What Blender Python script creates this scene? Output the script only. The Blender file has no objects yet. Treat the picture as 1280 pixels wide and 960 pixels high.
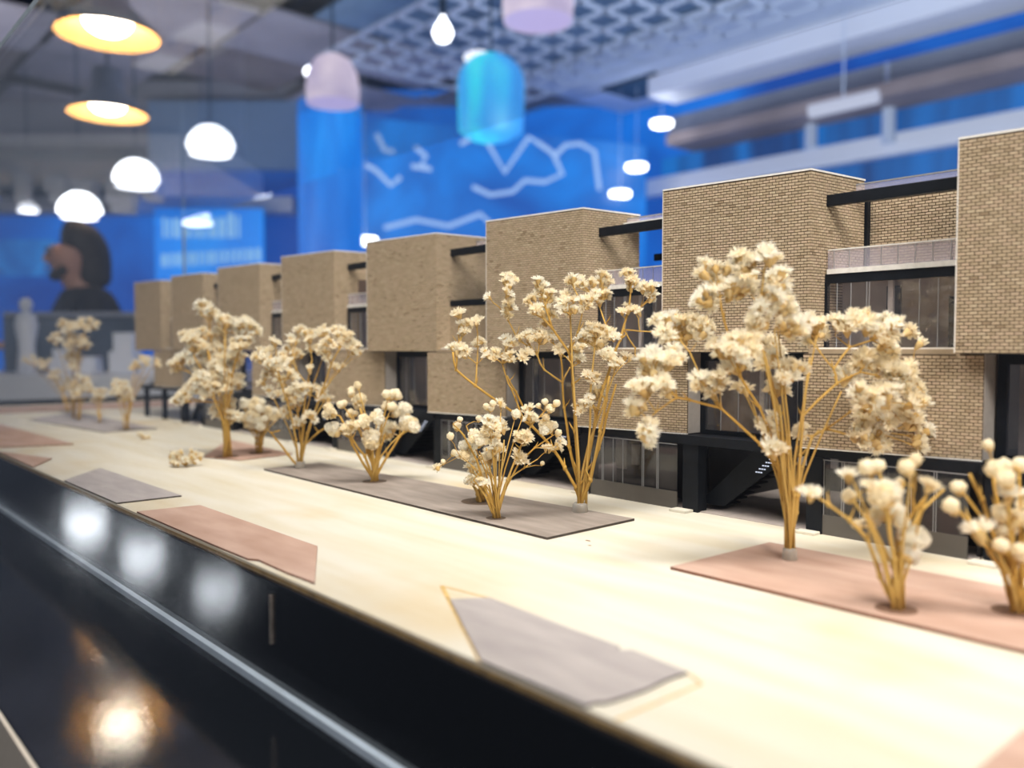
import bpy, bmesh, math, random
from mathutils import Vector, Matrix, Quaternion
import numpy as np

random.seed(7)
SC = bpy.context.scene
COL = SC.collection

# ------------------------------------------------------------------ camera
F = 1060.0
PITCH = math.atan(44 / F)
YAW = math.atan(940 / F)
FW0 = Vector((-math.cos(YAW), math.sin(YAW), 0))
RT = Vector((math.sin(YAW), math.cos(YAW), 0))
Z = Vector((0, 0, 1))
FW = FW0 * math.cos(PITCH) - Z * math.sin(PITCH)
UP = Z * math.cos(PITCH) + FW0 * math.sin(PITCH)
CAM = Vector((0, 0, 0.10))
cam = bpy.data.objects.new('camera', bpy.data.cameras.new('camera'))
COL.objects.link(cam)
SC.camera = cam
cam.location = CAM
cam.rotation_euler = Matrix((RT, UP, -FW)).transposed().to_euler()
cam.data.sensor_width = 36
cam.data.lens = F / 1280 * 36
cam.data.clip_start = 0.005
cam.data.clip_end = 60
cam.data.dof.use_dof = True
cam.data.dof.focus_distance = 0.50
cam.data.dof.aperture_fstop = 5.6

# ------------------------------------------------------------------ world, lights, exposure
SC.view_settings.view_transform = 'Standard'
SC.view_settings.look = 'None'
SC.view_settings.gamma = 1
SC.view_settings.use_curve_mapping = False
SC.view_settings.exposure = 0.13
w = bpy.data.worlds.new('hall_light')
SC.world = w
w.use_nodes = True
w.node_tree.nodes['Background'].inputs[0].default_value = (0.62, 0.74, 1.0, 1)
w.node_tree.nodes['Background'].inputs[1].default_value = 0.10


def area(name, loc, target, sx, sy, power, color):
    l = bpy.data.lights.new(name, 'AREA')
    l.shape = 'RECTANGLE'
    l.size, l.size_y, l.energy, l.color = sx, sy, power, color
    o = bpy.data.objects.new(name, l)
    COL.objects.link(o)
    o.location = loc
    o.rotation_euler = (Vector(target) - Vector(loc)).to_track_quat('-Z', 'Y').to_euler()
    return o


area('track_light_above_model', (-0.25, 0.05, 1.55), (-0.45, 0.30, 0), 1.2, 0.45, 40, (1.0, 0.93, 0.82))
area('track_light_by_entrance', (0.95, -0.25, 1.0), (-0.3, 0.40, 0.05), 0.5, 0.4, 24, (1.0, 0.93, 0.83))
area('left_ceiling_fill', (-6.0, 1.6, 0.2), (-7.2, 2.6, 2.9), 2.4, 2.4, 70, (1.0, 0.93, 0.90))  # added unseen fill, aimed up to brighten the left ceiling
area('soffit_fill', (-2.2, 3.6, 0.4), (-3.2, 5.8, 2.6), 2.4, 1.6, 75, (0.86, 0.93, 1.0))  # added unseen fill that whitens the soffit and bulkheads on the right


# ------------------------------------------------------------------ helpers
def at(u, v, d):
    """point seen at pixel u, v at depth d along the view axis"""
    return CAM + (FW + RT * ((u - 640) / F) - UP * ((v - 480) / F)) * d


def onz(u, v, z=0.0):
    d = at(u, v, 1) - CAM
    return CAM + d * ((z - CAM.z) / d.z)


def depth_of(p):
    return (Vector(p) - CAM).dot(FW)


def tag(o, label=None, cat=None, group=None, kind=None):
    if label: o['label'] = label
    if cat: o['category'] = cat
    if group: o['group'] = group
    if kind: o['kind'] = kind
    return o


def empty(name, loc=(0, 0, 0), rz=0.0):
    o = bpy.data.objects.new(name, None)
    COL.objects.link(o)
    o.location = loc
    o.rotation_euler = (0, 0, rz)
    o.empty_display_size = 0.02
    return o


class MB:
    def __init__(s):
        s.v, s.f, s.m = [], [], []

    def add(s, vs, fs, mi=0):
        b = len(s.v)
        s.v += [tuple(p) for p in vs]
        s.f += [tuple(b + i for i in f) for f in fs]
        s.m += [mi] * len(fs)
        return s

    def prism(s, pts, z0, z1, mi=0):
        n = len(pts)
        a = sum(pts[i][0] * pts[(i + 1) % n][1] - pts[(i + 1) % n][0] * pts[i][1] for i in range(n))
        if a < 0: pts = pts[::-1]
        vs = [(x, y, z0) for x, y in pts] + [(x, y, z1) for x, y in pts]
        fs = [tuple(range(n - 1, -1, -1)), tuple(range(n, 2 * n))]
        fs += [(i, (i + 1) % n, n + (i + 1) % n, n + i) for i in range(n)]
        return s.add(vs, fs, mi)

    def box(s, x0, x1, y0, y1, z0, z1, mi=0):
        return s.prism([(x0, y0), (x1, y0), (x1, y1), (x0, y1)], z0, z1, mi)

    def tube(s, pts, rad, n=6, mi=0, cap=True):
        """tube along pts; rad is a number or a list"""
        pts = [Vector(p) for p in pts]
        if not hasattr(rad, '__len__'): rad = [rad] * len(pts)
        b = len(s.v)
        prev = None
        for i, p in enumerate(pts):
            t = (pts[min(i + 1, len(pts) - 1)] - pts[max(i - 1, 0)])
            if t.length < 1e-9: t = Vector((0, 0, 1))
            t.normalize()
            if prev is None:
                a = t.orthogonal().normalized()
            else:
                a = (prev - t * prev.dot(t))
                a = a.normalized() if a.length > 1e-6 else t.orthogonal().normalized()
            prev = a
            c = t.cross(a)
            for k in range(n):
                th = 2 * math.pi * k / n
                q = p + (a * math.cos(th) + c * math.sin(th)) * rad[i]
                s.v.append(tuple(q))
        for i in range(len(pts) - 1):
            for k in range(n):
                s.f.append((b + i * n + k, b + i * n + (k + 1) % n, b + (i + 1) * n + (k + 1) % n, b + (i + 1) * n + k))
                s.m.append(mi)
        if cap:
            s.f.append(tuple(b + k for k in range(n - 1, -1, -1))); s.m.append(mi)
            s.f.append(tuple(b + (len(pts) - 1) * n + k for k in range(n))); s.m.append(mi)
        return s

    def lathe(s, prof, n=24, mi=0, c=(0, 0, 0)):
        """prof: list of (r, z)"""
        b = len(s.v)
        for r_, z_ in prof:
            for k in range(n):
                th = 2 * math.pi * k / n
                s.v.append((c[0] + r_ * math.cos(th), c[1] + r_ * math.sin(th), c[2] + z_))
        for i in range(len(prof) - 1):
            for k in range(n):
                s.f.append((b + i * n + k, b + i * n + (k + 1) % n, b + (i + 1) * n + (k + 1) % n, b + (i + 1) * n + k))
                s.m.append(mi)
        return s

    def mesh(s, name, mats, smooth=False):
        me = bpy.data.meshes.new(name)
        me.from_pydata(s.v, [], s.f)
        if not isinstance(mats, (list, tuple)): mats = [mats]
        for m in mats: me.materials.append(m)
        me.polygons.foreach_set('material_index', s.m)
        if smooth: me.polygons.foreach_set('use_smooth', [True] * len(s.f))
        me.update()
        return me

    def build(s, name, mats, parent=None, smooth=False, bevel=0.0):
        o = bpy.data.objects.new(name, s.mesh(name, mats, smooth))
        COL.objects.link(o)
        if parent: o.parent = parent
        if bevel:
            b = o.modifiers.new('bevel', 'BEVEL')
            b.width = bevel; b.segments = 2; b.limit_method = 'ANGLE'
        return o


# ------------------------------------------------------------------ materials
def nm(name):
    m = bpy.data.materials.new(name)
    m.use_nodes = True
    nt = m.node_tree
    return m, nt, nt.nodes, nt.links, nt.nodes['Principled BSDF']


def plain(name, col, rough=0.6, metal=0.0, var=0.06, scale=60.0, bump=0.0, spec=0.5, coords='Object'):
    m, nt, N, L, P = nm(name)
    P.inputs['Roughness'].default_value = rough
    P.inputs['Metallic'].default_value = metal
    P.inputs['Specular IOR Level'].default_value = spec
    tc = N.new('ShaderNodeTexCoord')
    no = N.new('ShaderNodeTexNoise')
    no.inputs['Scale'].default_value = scale
    no.inputs['Detail'].default_value = 4
    L.new(tc.outputs[coords], no.inputs['Vector'])
    mr = N.new('ShaderNodeMapRange')
    mr.inputs[1].default_value, mr.inputs[2].default_value = 0.3, 0.7
    mr.inputs[3].default_value, mr.inputs[4].default_value = 1 - var, 1 + var
    L.new(no.outputs['Fac'], mr.inputs[0])
    mx = N.new('ShaderNodeVectorMath'); mx.operation = 'SCALE'
    mx.inputs[0].default_value = col
    L.new(mr.outputs[0], mx.inputs['Scale'])
    L.new(mx.outputs[0], P.inputs['Base Color'])
    if bump:
        bp = N.new('ShaderNodeBump'); bp.inputs['Strength'].default_value = bump
        bp.inputs['Distance'].default_value = 0.0005
        L.new(no.outputs['Fac'], bp.inputs['Height'])
        L.new(bp.outputs[0], P.inputs['Normal'])
    return m


def emis(name, col, strength, col2=None, scale=1.0, stretch=(1, 1, 1), detail=3):
    m, nt, N, L, P = nm(name)
    P.inputs['Base Color'].default_value = (0.02, 0.02, 0.02, 1)
    P.inputs['Emission Strength'].default_value = strength
    P.inputs['Emission Color'].default_value = (*col, 1)
    if col2:
        tc = N.new('ShaderNodeTexCoord')
        mp = N.new('ShaderNodeMapping'); mp.inputs['Scale'].default_value = stretch
        no = N.new('ShaderNodeTexNoise'); no.inputs['Scale'].default_value = scale
        no.inputs['Detail'].default_value = detail
        no.inputs['Distortion'].default_value = 0.6
        cr = N.new('ShaderNodeValToRGB')
        cr.color_ramp.elements[0].position = 0.38; cr.color_ramp.elements[0].color = (*col, 1)
        cr.color_ramp.elements[1].position = 0.66; cr.color_ramp.elements[1].color = (*col2, 1)
        L.new(tc.outputs['Object'], mp.inputs[0]); L.new(mp.outputs[0], no.inputs['Vector'])
        L.new(no.outputs['Fac'], cr.inputs[0]); L.new(cr.outputs[0], P.inputs['Emission Color'])
    return m


def brick_mat(name, per_object=False):
    m, nt, N, L, P = nm(name)
    P.inputs['Roughness'].default_value = 0.85
    P.inputs['Specular IOR Level'].default_value = 0.2
    cr = N.new('ShaderNodeValToRGB')
    e = cr.color_ramp.elements
    e[0].position = 0.0; e[0].color = (0.30, 0.225, 0.14, 1)
    e[1].position = 1.0; e[1].color = (0.535, 0.435, 0.295, 1)
    for p, c in ((0.02, (0.33, 0.245, 0.155)), (0.05, (0.42, 0.33, 0.215)), (0.45, (0.47, 0.37, 0.245)),
                 (0.75, (0.50, 0.38, 0.265))):
        q = e.new(p); q.color = (*c, 1)
    if per_object:
        oi = N.new('ShaderNodeObjectInfo'); src = oi.outputs['Random']
    else:
        g = N.new('ShaderNodeNewGeometry'); src = g.outputs['Random Per Island']
    L.new(src, cr.inputs[0])
    tc = N.new('ShaderNodeTexCoord')
    no = N.new('ShaderNodeTexNoise'); no.inputs['Scale'].default_value = 900; no.inputs['Detail'].default_value = 3
    g2 = N.new('ShaderNodeNewGeometry')
    L.new(g2.outputs['Position'], no.inputs['Vector'])
    mr = N.new('ShaderNodeMapRange')
    mr.inputs[1].default_value, mr.inputs[2].default_value = 0.3, 0.7
    mr.inputs[3].default_value, mr.inputs[4].default_value = 0.88, 1.1
    L.new(no.outputs['Fac'], mr.inputs[0])
    mx = N.new('ShaderNodeVectorMath'); mx.operation = 'SCALE'
    L.new(cr.outputs[0], mx.inputs[0]); L.new(mr.outputs[0], mx.inputs['Scale'])
    L.new(mx.outputs[0], P.inputs['Base Color'])
    return m


def clear(name, tint=(1, 1, 1), ior=1.49, rough=0.02, haze=0.0, hazecol=(0.8, 0.8, 0.85)):
    """thin clear sheet: fresnel mix of transparency and gloss, with a little surface haze"""
    m = bpy.data.materials.new(name); m.use_nodes = True
    nt = m.node_tree; N = nt.nodes; L = nt.links; N.clear()
    out = N.new('ShaderNodeOutputMaterial')
    tr = N.new('ShaderNodeBsdfTransparent'); tr.inputs[0].default_value = (*tint, 1)
    gl = N.new('ShaderNodeBsdfGlossy'); gl.inputs['Roughness'].default_value = rough
    gl.inputs['Color'].default_value = (1, 1, 1, 1)
    fr = N.new('ShaderNodeFresnel')
    ge = N.new('ShaderNodeNewGeometry')     # same reflectance from both sides of the sheet
    mi = N.new('ShaderNodeMix'); mi.inputs['A'].default_value = ior; mi.inputs['B'].default_value = 1 / ior
    L.new(ge.outputs['Backfacing'], mi.inputs['Factor']); L.new(mi.outputs['Result'], fr.inputs['IOR'])
    mx = N.new('ShaderNodeMixShader')
    L.new(fr.outputs[0], mx.inputs[0]); L.new(tr.outputs[0], mx.inputs[1]); L.new(gl.outputs[0], mx.inputs[2])
    last = mx
    if haze:
        df = N.new('ShaderNodeBsdfDiffuse'); df.inputs[0].default_value = (*hazecol, 1)
        m2 = N.new('ShaderNodeMixShader'); m2.inputs[0].default_value = haze
        L.new(mx.outputs[0], m2.inputs[1]); L.new(df.outputs[0], m2.inputs[2]); last = m2
    L.new(last.outputs[0], out.inputs[0])
    return m


def leafy(name, col, col2=None, trans=0.35, up=False):
    m = bpy.data.materials.new(name); m.use_nodes = True
    nt = m.node_tree; N = nt.nodes; L = nt.links; N.clear()
    out = N.new('ShaderNodeOutputMaterial')
    oi = N.new('ShaderNodeObjectInfo')
    mixc = N.new('ShaderNodeMix'); mixc.data_type = 'RGBA'
    mixc.inputs['A'].default_value = (*col, 1); mixc.inputs['B'].default_value = (*(col2 or col), 1)
    L.new(oi.outputs['Random'], mixc.inputs['Factor'])
    df = N.new('ShaderNodeBsdfDiffuse'); tl = N.new('ShaderNodeBsdfTranslucent')
    L.new(mixc.outputs['Result'], df.inputs[0]); L.new(mixc.outputs['Result'], tl.inputs[0])
    mx = N.new('ShaderNodeMixShader'); mx.inputs[0].default_value = trans
    L.new(df.outputs[0], mx.inputs[1]); L.new(tl.outputs[0], mx.inputs[2]); L.new(mx.outputs[0], out.inputs[0])
    return m


def ply_mat():
    m, nt, N, L, P = nm('cream_plywood')
    P.inputs['Roughness'].default_value = 0.62
    P.inputs['Specular IOR Level'].default_value = 0.25
    tc = N.new('ShaderNodeTexCoord')
    mp = N.new('ShaderNodeMapping'); mp.inputs['Scale'].default_value = (2.2, 16, 1)
    L.new(tc.outputs['Object'], mp.inputs[0])
    no = N.new('ShaderNodeTexNoise'); no.inputs['Scale'].default_value = 3.5; no.inputs['Detail'].default_value = 6
    L.new(mp.outputs[0], no.inputs['Vector'])
    cr = N.new('ShaderNodeValToRGB')
    e = cr.color_ramp.elements
    e[0].position = 0.28; e[0].color = (0.64, 0.575, 0.435, 1)
    e[1].position = 0.62; e[1].color = (0.70, 0.665, 0.575, 1)
    L.new(no.outputs['Fac'], cr.inputs[0])
    # broad warm blotches of the veneer
    n2 = N.new('ShaderNodeTexNoise'); n2.inputs['Scale'].default_value = 9; n2.inputs['Detail'].default_value = 3
    L.new(tc.outputs['Object'], n2.inputs['Vector'])
    c2 = N.new('ShaderNodeValToRGB')
    c2.color_ramp.elements[0].position = 0.55; c2.color_ramp.elements[0].color = (1, 1, 1, 1)
    c2.color_ramp.elements[1].position = 0.78; c2.color_ramp.elements[1].color = (0.93, 0.80, 0.60, 1)
    L.new(n2.outputs['Fac'], c2.inputs[0])
    mul = N.new('ShaderNodeMix'); mul.data_type = 'RGBA'; mul.blend_type = 'MULTIPLY'; mul.inputs['Factor'].default_value = 1
    L.new(cr.outputs[0], mul.inputs['A']); L.new(c2.outputs[0], mul.inputs['B'])
    L.new(mul.outputs['Result'], P.inputs['Base Color'])
    return m


def veneer(name, a, b, sx=3, sy=30, bump=0.25, blot=0.12):
    m, nt, N, L, P = nm(name)
    P.inputs['Roughness'].default_value = 0.7
    P.inputs['Specular IOR Level'].default_value = 0.25
    tc = N.new('ShaderNodeTexCoord')
    mp = N.new('ShaderNodeMapping'); mp.inputs['Scale'].default_value = (sx, sy, 1)
    mp.inputs['Rotation'].default_value = (0, 0, 0.1)
    L.new(tc.outputs['Object'], mp.inputs[0])
    no = N.new('ShaderNodeTexNoise'); no.inputs['Scale'].default_value = 9; no.inputs['Detail'].default_value = 5
    L.new(mp.outputs[0], no.inputs['Vector'])
    n2 = N.new('ShaderNodeTexNoise'); n2.inputs['Scale'].default_value = 22; n2.inputs['Detail'].default_value = 2
    L.new(tc.outputs['Object'], n2.inputs['Vector'])
    ad = N.new('ShaderNodeMath'); ad.operation = 'MULTIPLY_ADD'
    ad.inputs[1].default_value = blot * 4; L.new(n2.outputs['Fac'], ad.inputs[0]); L.new(no.outputs['Fac'], ad.inputs[2])
    cr = N.new('ShaderNodeValToRGB')
    cr.color_ramp.elements[0].position = 0.45; cr.color_ramp.elements[0].color = (*a, 1)
    cr.color_ramp.elements[1].position = 0.85 + blot; cr.color_ramp.elements[1].color = (*b, 1)
    L.new(ad.outputs[0], cr.inputs[0]); L.new(cr.outputs[0], P.inputs['Base Color'])
    bp = N.new('ShaderNodeBump'); bp.inputs['Strength'].default_value = bump; bp.inputs['Distance'].default_value = 0.0004
    L.new(no.outputs['Fac'], bp.inputs['Height']); L.new(bp.outputs[0], P.inputs['Normal'])
    return m


def gloss_black(name, col=(0.004, 0.005, 0.007), rough=0.1, bump=0.25, scale=260):
    m, nt, N, L, P = nm(name)
    P.inputs['Base Color'].default_value = (*col, 1)
    P.inputs['Roughness'].default_value = rough
    P.inputs['Specular IOR Level'].default_value = 0.6
    tc = N.new('ShaderNodeTexCoord')
    no = N.new('ShaderNodeTexNoise'); no.inputs['Scale'].default_value = scale; no.inputs['Detail'].default_value = 2
    L.new(tc.outputs['Object'], no.inputs['Vector'])
    bp = N.new('ShaderNodeBump'); bp.inputs['Strength'].default_value = bump; bp.inputs['Distance'].default_value = 0.0006
    L.new(no.outputs['Fac'], bp.inputs['Height']); L.new(bp.outputs[0], P.inputs['Normal'])
    return m


M = dict(
    brick=brick_mat('tan_brick'), brick1=brick_mat('tan_brick_single', True),
    mortar=plain('dark_mortar', (0.10, 0.07, 0.042), 0.9, scale=800),
    paper=plain('white_paper_edge', (0.82, 0.80, 0.76), 0.7, scale=400, var=0.08),
    sand=plain('sand_card', (0.44, 0.34, 0.225), 0.8, scale=300),
    greycard=plain('grey_card_edge', (0.34, 0.31, 0.28), 0.8, scale=300),
    black=plain('black_card', (0.006, 0.008, 0.012), 0.55, var=0.25, scale=150, spec=0.22),
    inner=plain('taupe_card', (0.46, 0.40, 0.37), 0.8, scale=90, var=0.1),
    dark=plain('dark_card', (0.035, 0.034, 0.036), 0.7, scale=90, var=0.2),
    brown=plain('brown_card', (0.10, 0.065, 0.05), 0.8, scale=90, var=0.2),
    mullion=plain('etched_white_line', (0.30, 0.30, 0.31), 0.4, scale=200),
    spandrel=plain('smoked_grey_panel', (0.11, 0.10, 0.09), 0.35, scale=60, var=0.1),
    glass=clear('model_glazing', (0.90, 0.88, 0.88), 1.5, 0.03, 0.03),
    glassd=clear('smoked_glazing', (0.62, 0.61, 0.62), 1.5, 0.03, 0.02),
    rail=clear('etched_balustrade', (0.90, 0.88, 0.92), 1.5, 0.05, 0.24, (0.80, 0.76, 0.84)),
    acrylic=clear('clear_acrylic', (0.985, 0.99, 1.0), 1.22, 0.0, 0.003, (0.7, 0.8, 1.0)),
    acryl_edge=plain('acrylic_edge', (0.36, 0.43, 0.50), 0.15, scale=80, var=0.15),
    whitestrip=plain('pale_lit_acrylic', (0.58, 0.68, 0.80), 0.3, scale=60, var=0.1),  # pale tone stands in for light caught in the acrylic edge
    ply=ply_mat(),
    plyedge=plain('plywood_edge', (0.30, 0.19, 0.07), 0.7, scale=200, var=0.3),
    rose=veneer('rose_veneer', (0.41, 0.255, 0.19), (0.58, 0.405, 0.33), 2, 8, 0.1),
    grey=veneer('grey_veneer', (0.215, 0.18, 0.155), (0.36, 0.31, 0.275), 3, 14, 0.5),
    greypale=veneer('pale_grey_veneer', (0.34, 0.31, 0.31), (0.47, 0.43, 0.42), 3, 14, 0.2),
    roseedge=plain('scorched_rose_edge', (0.20, 0.08, 0.045), 0.8, scale=200, var=0.3),
    greyedge=plain('scorched_grey_edge', (0.05, 0.038, 0.03), 0.8, scale=200, var=0.3),
    burn=plain('laser_burn', (0.62, 0.42, 0.16), 0.8, scale=200, var=0.25),
    blackgloss=gloss_black('black_lacquer', rough=0.085, bump=0.07, scale=420),
    petal=leafy('cream_petals', (0.99, 0.94, 0.80), (0.97, 0.89, 0.70), 0.5),
    petalw=leafy('white_petals', (1.0, 0.98, 0.90), (0.98, 0.93, 0.79), 0.5),
    petalb=leafy('bud_petals', (0.98, 0.90, 0.70), (0.93, 0.82, 0.58), 0.35),
    calyx=leafy('tan_calyx', (0.72, 0.50, 0.20), (0.80, 0.62, 0.32), 0.3),
    stem=leafy('golden_stem', (0.56, 0.33, 0.075), (0.64, 0.42, 0.13), 0.1),
    soot_shade=clear('sooty_glue_shade', (0.70, 0.64, 0.58), 1.03, 0.3, 0.12, (0.12, 0.10, 0.09)),  # soot plus painted shade round the plant feet
    glue=clear('hot_glue', (0.86, 0.86, 0.84), 1.45, 0.12, 0.35, (0.75, 0.73, 0.68)),
)

# ------------------------------------------------------------------ the setting: hall around the display
CEIL = 2.9
FLOOR = -1.05


def vplane(u, v, D):
    """point on the vertical plane facing the display at horizontal distance D"""
    return CAM + FW0 * D + RT * ((u - 640) / F * D) + Z * ((436 - v) / F * D)


def facing_box(name, u0, u1, v0, v1, D, thick, mat, parent=None, zs=None):
    a = vplane(u0, v1, D); b = vplane(u1, v1, D)
    z0 = a.z; z1 = vplane(u0, v0, D).z
    if zs: z0, z1 = zs[0] if zs[0] is not None else z0, zs[1] if zs[1] is not None else z1
    c = b + FW0 * thick; d = a + FW0 * thick
    return MB().prism([(a.x, a.y), (b.x, b.y), (c.x, c.y), (d.x, d.y)], z0, z1).build(name, mat, parent)


m_floor = plain('hall_carpet', (0.07, 0.075, 0.085), 0.8, scale=3, var=0.2)
m_ceil = plain('hall_ceiling_void', (0.05, 0.06, 0.075), 0.9, scale=2, var=0.3)
m_tile = plain('hall_ceiling_tile', (0.36, 0.36, 0.42), 0.8, scale=1.2, var=0.25)
m_tile2 = plain('hall_ceiling_tile_brown', (0.27, 0.235, 0.23), 0.8, scale=1.2, var=0.25)
m_pale = plain('pale_plaster', (0.62, 0.70, 0.85), 0.7, scale=1.0, var=0.08)
m_white = plain('white_bulkhead', (0.80, 0.82, 0.90), 0.6, scale=0.8, var=0.06)
m_grey = plain('grey_bulkhead', (0.33, 0.36, 0.43), 0.7, scale=0.9, var=0.2)
m_teal = plain('dark_teal_wall', (0.012, 0.05, 0.10), 0.6, scale=1.5, var=0.4)
m_soff = plain('brown_soffit', (0.30, 0.24, 0.24), 0.7, scale=1.5, var=0.3)
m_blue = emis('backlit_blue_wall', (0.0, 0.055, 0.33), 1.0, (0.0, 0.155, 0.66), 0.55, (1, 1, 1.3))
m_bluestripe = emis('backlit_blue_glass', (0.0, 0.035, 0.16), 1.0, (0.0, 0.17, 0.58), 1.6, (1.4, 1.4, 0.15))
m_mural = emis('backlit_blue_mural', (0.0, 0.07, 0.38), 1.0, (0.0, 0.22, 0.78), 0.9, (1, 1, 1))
m_line = emis('mural_white_line', (0.36, 0.56, 0.95), 0.9)

MB().box(-14, 6, -7, 11, FLOOR - 0.1, FLOOR).build('floor', m_floor)['kind'] = 'structure'
cl = MB().box(-14, 1.5, 0.6, 11, CEIL, CEIL + 0.1).build('ceiling', m_ceil)
cl['kind'] = 'structure'
# hung ceiling tiles over the left of the hall (the left wall stands behind them)
k = 0
for i in range(9):
    for j in range(7):
        x = -10.6 + i * 1.12; y = 0.8 + j * 1.12
        if (i * 5 + j * 3) % 9 == 2: continue
        h = 0.10 + 0.05 * ((i + 2 * j) % 3)
        mm = m_tile2 if (i + j * 2) % 5 == 1 else m_tile
        if (x > -7.2 and y > 2.3) or x > -2.6: continue
        o = MB().box(x, x + 1.02, y, y + 1.02, CEIL - h - 0.03, CEIL - h).build('ceiling_tile', mm, cl)
# pale plaster soffit with dark blue hatch
pz = 2.62
MB().box(-6.1, -1.2, 5.5, 7.0, pz, pz + 0.08).build('plaster_soffit', m_pale, cl)
hp = onz(805, 107, pz)
MB().box(hp.x - 0.33, hp.x + 0.33, hp.y - 0.25, hp.y + 0.25, pz - 0.02, pz + 0.0).build('ceiling_hatch', m_teal, cl)
# open-cell grid, built into the ceiling in place of a reflected one
g = MB()
gx0, gx1, gy0, gy1, gz = -6.1, -2.2, 3.4, 5.45, 2.42
n = 15
for i in range(n + 1):
    x = gx0 + (gx1 - gx0) * i / n
    g.box(x - 0.024, x + 0.024, gy0, gy1, gz, gz + 0.012)
n = 8
for j in range(n + 1):
    y = gy0 + (gy1 - gy0) * j / n
    g.box(gx0, gx1, y - 0.024, y + 0.024, gz, gz + 0.012)
tag(g.build('open_cell_grid', m_pale, cl), kind='stuff')
MB().box(gx0 - 0.05, gx1 + 0.05, gy0 - 0.05, gy1 + 0.05, gz + 0.30, gz + 0.32).build('grid_backing', plain('grid_void', (0.17, 0.28, 0.42), 0.8, scale=1.5, var=0.3), cl)

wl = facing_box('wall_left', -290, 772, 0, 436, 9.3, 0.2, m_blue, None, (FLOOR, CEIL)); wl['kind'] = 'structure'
facing_box('upper_bulkhead', -288, 450, 60, 182, 9.0, 0.29, m_grey, wl, (None, CEIL))
facing_box('dark_wall_band', -288, 190, 182, 246, 9.2, 0.09, m_teal, wl)
facing_box('grey_wall_panel', 190, 395, 130, 214, 8.9, 0.09, plain('grey_blue_panel', (0.20, 0.34, 0.56), 0.7, scale=1), wl)
facing_box('grey_ledge', -288, 368, 247, 266, 9.0, 0.29, m_grey, wl)
facing_box('dark_niche', -60, 70, 300, 345, 9.2, 0.09, emis('screen_in_niche', (0.0, 0.05, 0.30), 1.0, (0.02, 0.25, 0.7), 2.0), wl)

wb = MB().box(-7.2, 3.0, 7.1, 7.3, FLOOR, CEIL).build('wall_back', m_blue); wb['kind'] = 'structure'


def band(name, xa, xb, y0, z0, z1, mat, y1=7.1):
    return MB().box(xa, xb, y0, y1, z0, z1).build(name, mat, wb)


band('lower_white_bulkhead', -6.6, 3.0, 6.98, 1.69, 1.86, m_white)
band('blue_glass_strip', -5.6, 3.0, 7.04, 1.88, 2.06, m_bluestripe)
band('brown_soffit', -5.2, 3.0, 6.6, 2.06, 2.17, m_soff)
band('grey_recess', -5.4, 3.0, 6.9, 2.17, 2.42, m_grey)
band('white_bulkhead', -5.1, 3.0, 6.2, 2.43, 2.80, m_white, 6.6)
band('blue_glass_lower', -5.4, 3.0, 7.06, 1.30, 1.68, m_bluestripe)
for px_, z0_, z1_ in ((1106, 1.78, 2.42), (632, 1.70, 2.3), (1010, 1.86, 2.1)):
    d = at(px_, 436, 1) - CAM
    X = CAM.x + d.x * 6.95 / d.y
    MB().tube([(X, 6.95, z0_), (X, 6.95, z1_)], 0.055, 10).build('support_post', m_pale, wb)
a = CAM + (at(958, 172, 1) - CAM) * 8.3; b = CAM + (at(1018, 198, 1) - CAM) * 8.0
MB().tube([a, b], 0.025, 8).build('diagonal_rod', m_white, wb)
a = CAM + (at(1012, 140, 1) - CAM) * 6.3; b = CAM + (at(1098, 120, 1) - CAM) * 6.0
o = MB().tube([a, b], 0.05, 10).build('linear_light_fixture', emis('fluorescent_tube', (0.75, 0.8, 1.0), 0.6))
md_ = (a + b) / 2
MB().tube([md_, (md_.x, md_.y, CEIL)], 0.006, 5).build('cord', m_pale, o)
tag(o, 'white linear light fixture hung before the grey recess, top right', 'light fixture')
# pale top of the exhibition wall
ew = empty('mural_wall', vplane(610, 436, 8.0) - Z * (1.15))
tag(ew, 'freestanding blue mural wall with white mountain outlines, behind the houses', 'exhibition wall')
A = vplane(452, 436, 7.4); B = vplane(806, 436, 8.45)
dirw = (B - A); dirw.z = 0; Lw = dirw.length; dirw.normalize()
nrm = Vector((dirw.y, -dirw.x, 0))
if nrm.dot(CAM - A) < 0: nrm = -nrm
topz = 2.10


def inv(o):
    o.matrix_parent_inverse = Matrix.Translation(-Vector(o.parent.location))
    return o


q = [A, B, B - nrm * 0.1, A - nrm * 0.1]
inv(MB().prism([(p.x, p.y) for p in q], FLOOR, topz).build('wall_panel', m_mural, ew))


def on_mural(u, v):
    d = at(u, v, 1) - CAM
    t = (A - CAM).dot(nrm) / d.dot(nrm)
    return CAM + d * t + nrm * 0.02


for pl in ([(575, 180), (590, 173), (608, 178), (630, 216), (660, 172), (676, 182), (690, 192), (702, 218), (680, 228), (655, 226), (640, 240), (612, 244), (590, 234)],
           [(692, 196), (706, 182), (724, 180), (742, 190), (748, 238)],
           [(470, 168), (480, 188), (492, 190)], [(518, 184), (532, 196), (526, 206), (538, 212), (514, 208)],
           [(455, 205), (470, 214), (488, 232), (500, 222)],
           [(480, 285), (520, 275), (560, 283), (600, 268), (612, 280)]):
    inv(MB().tube([on_mural(*p) for p in pl], 0.022, 6).build('mountain_outline', m_line, ew))

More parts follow.
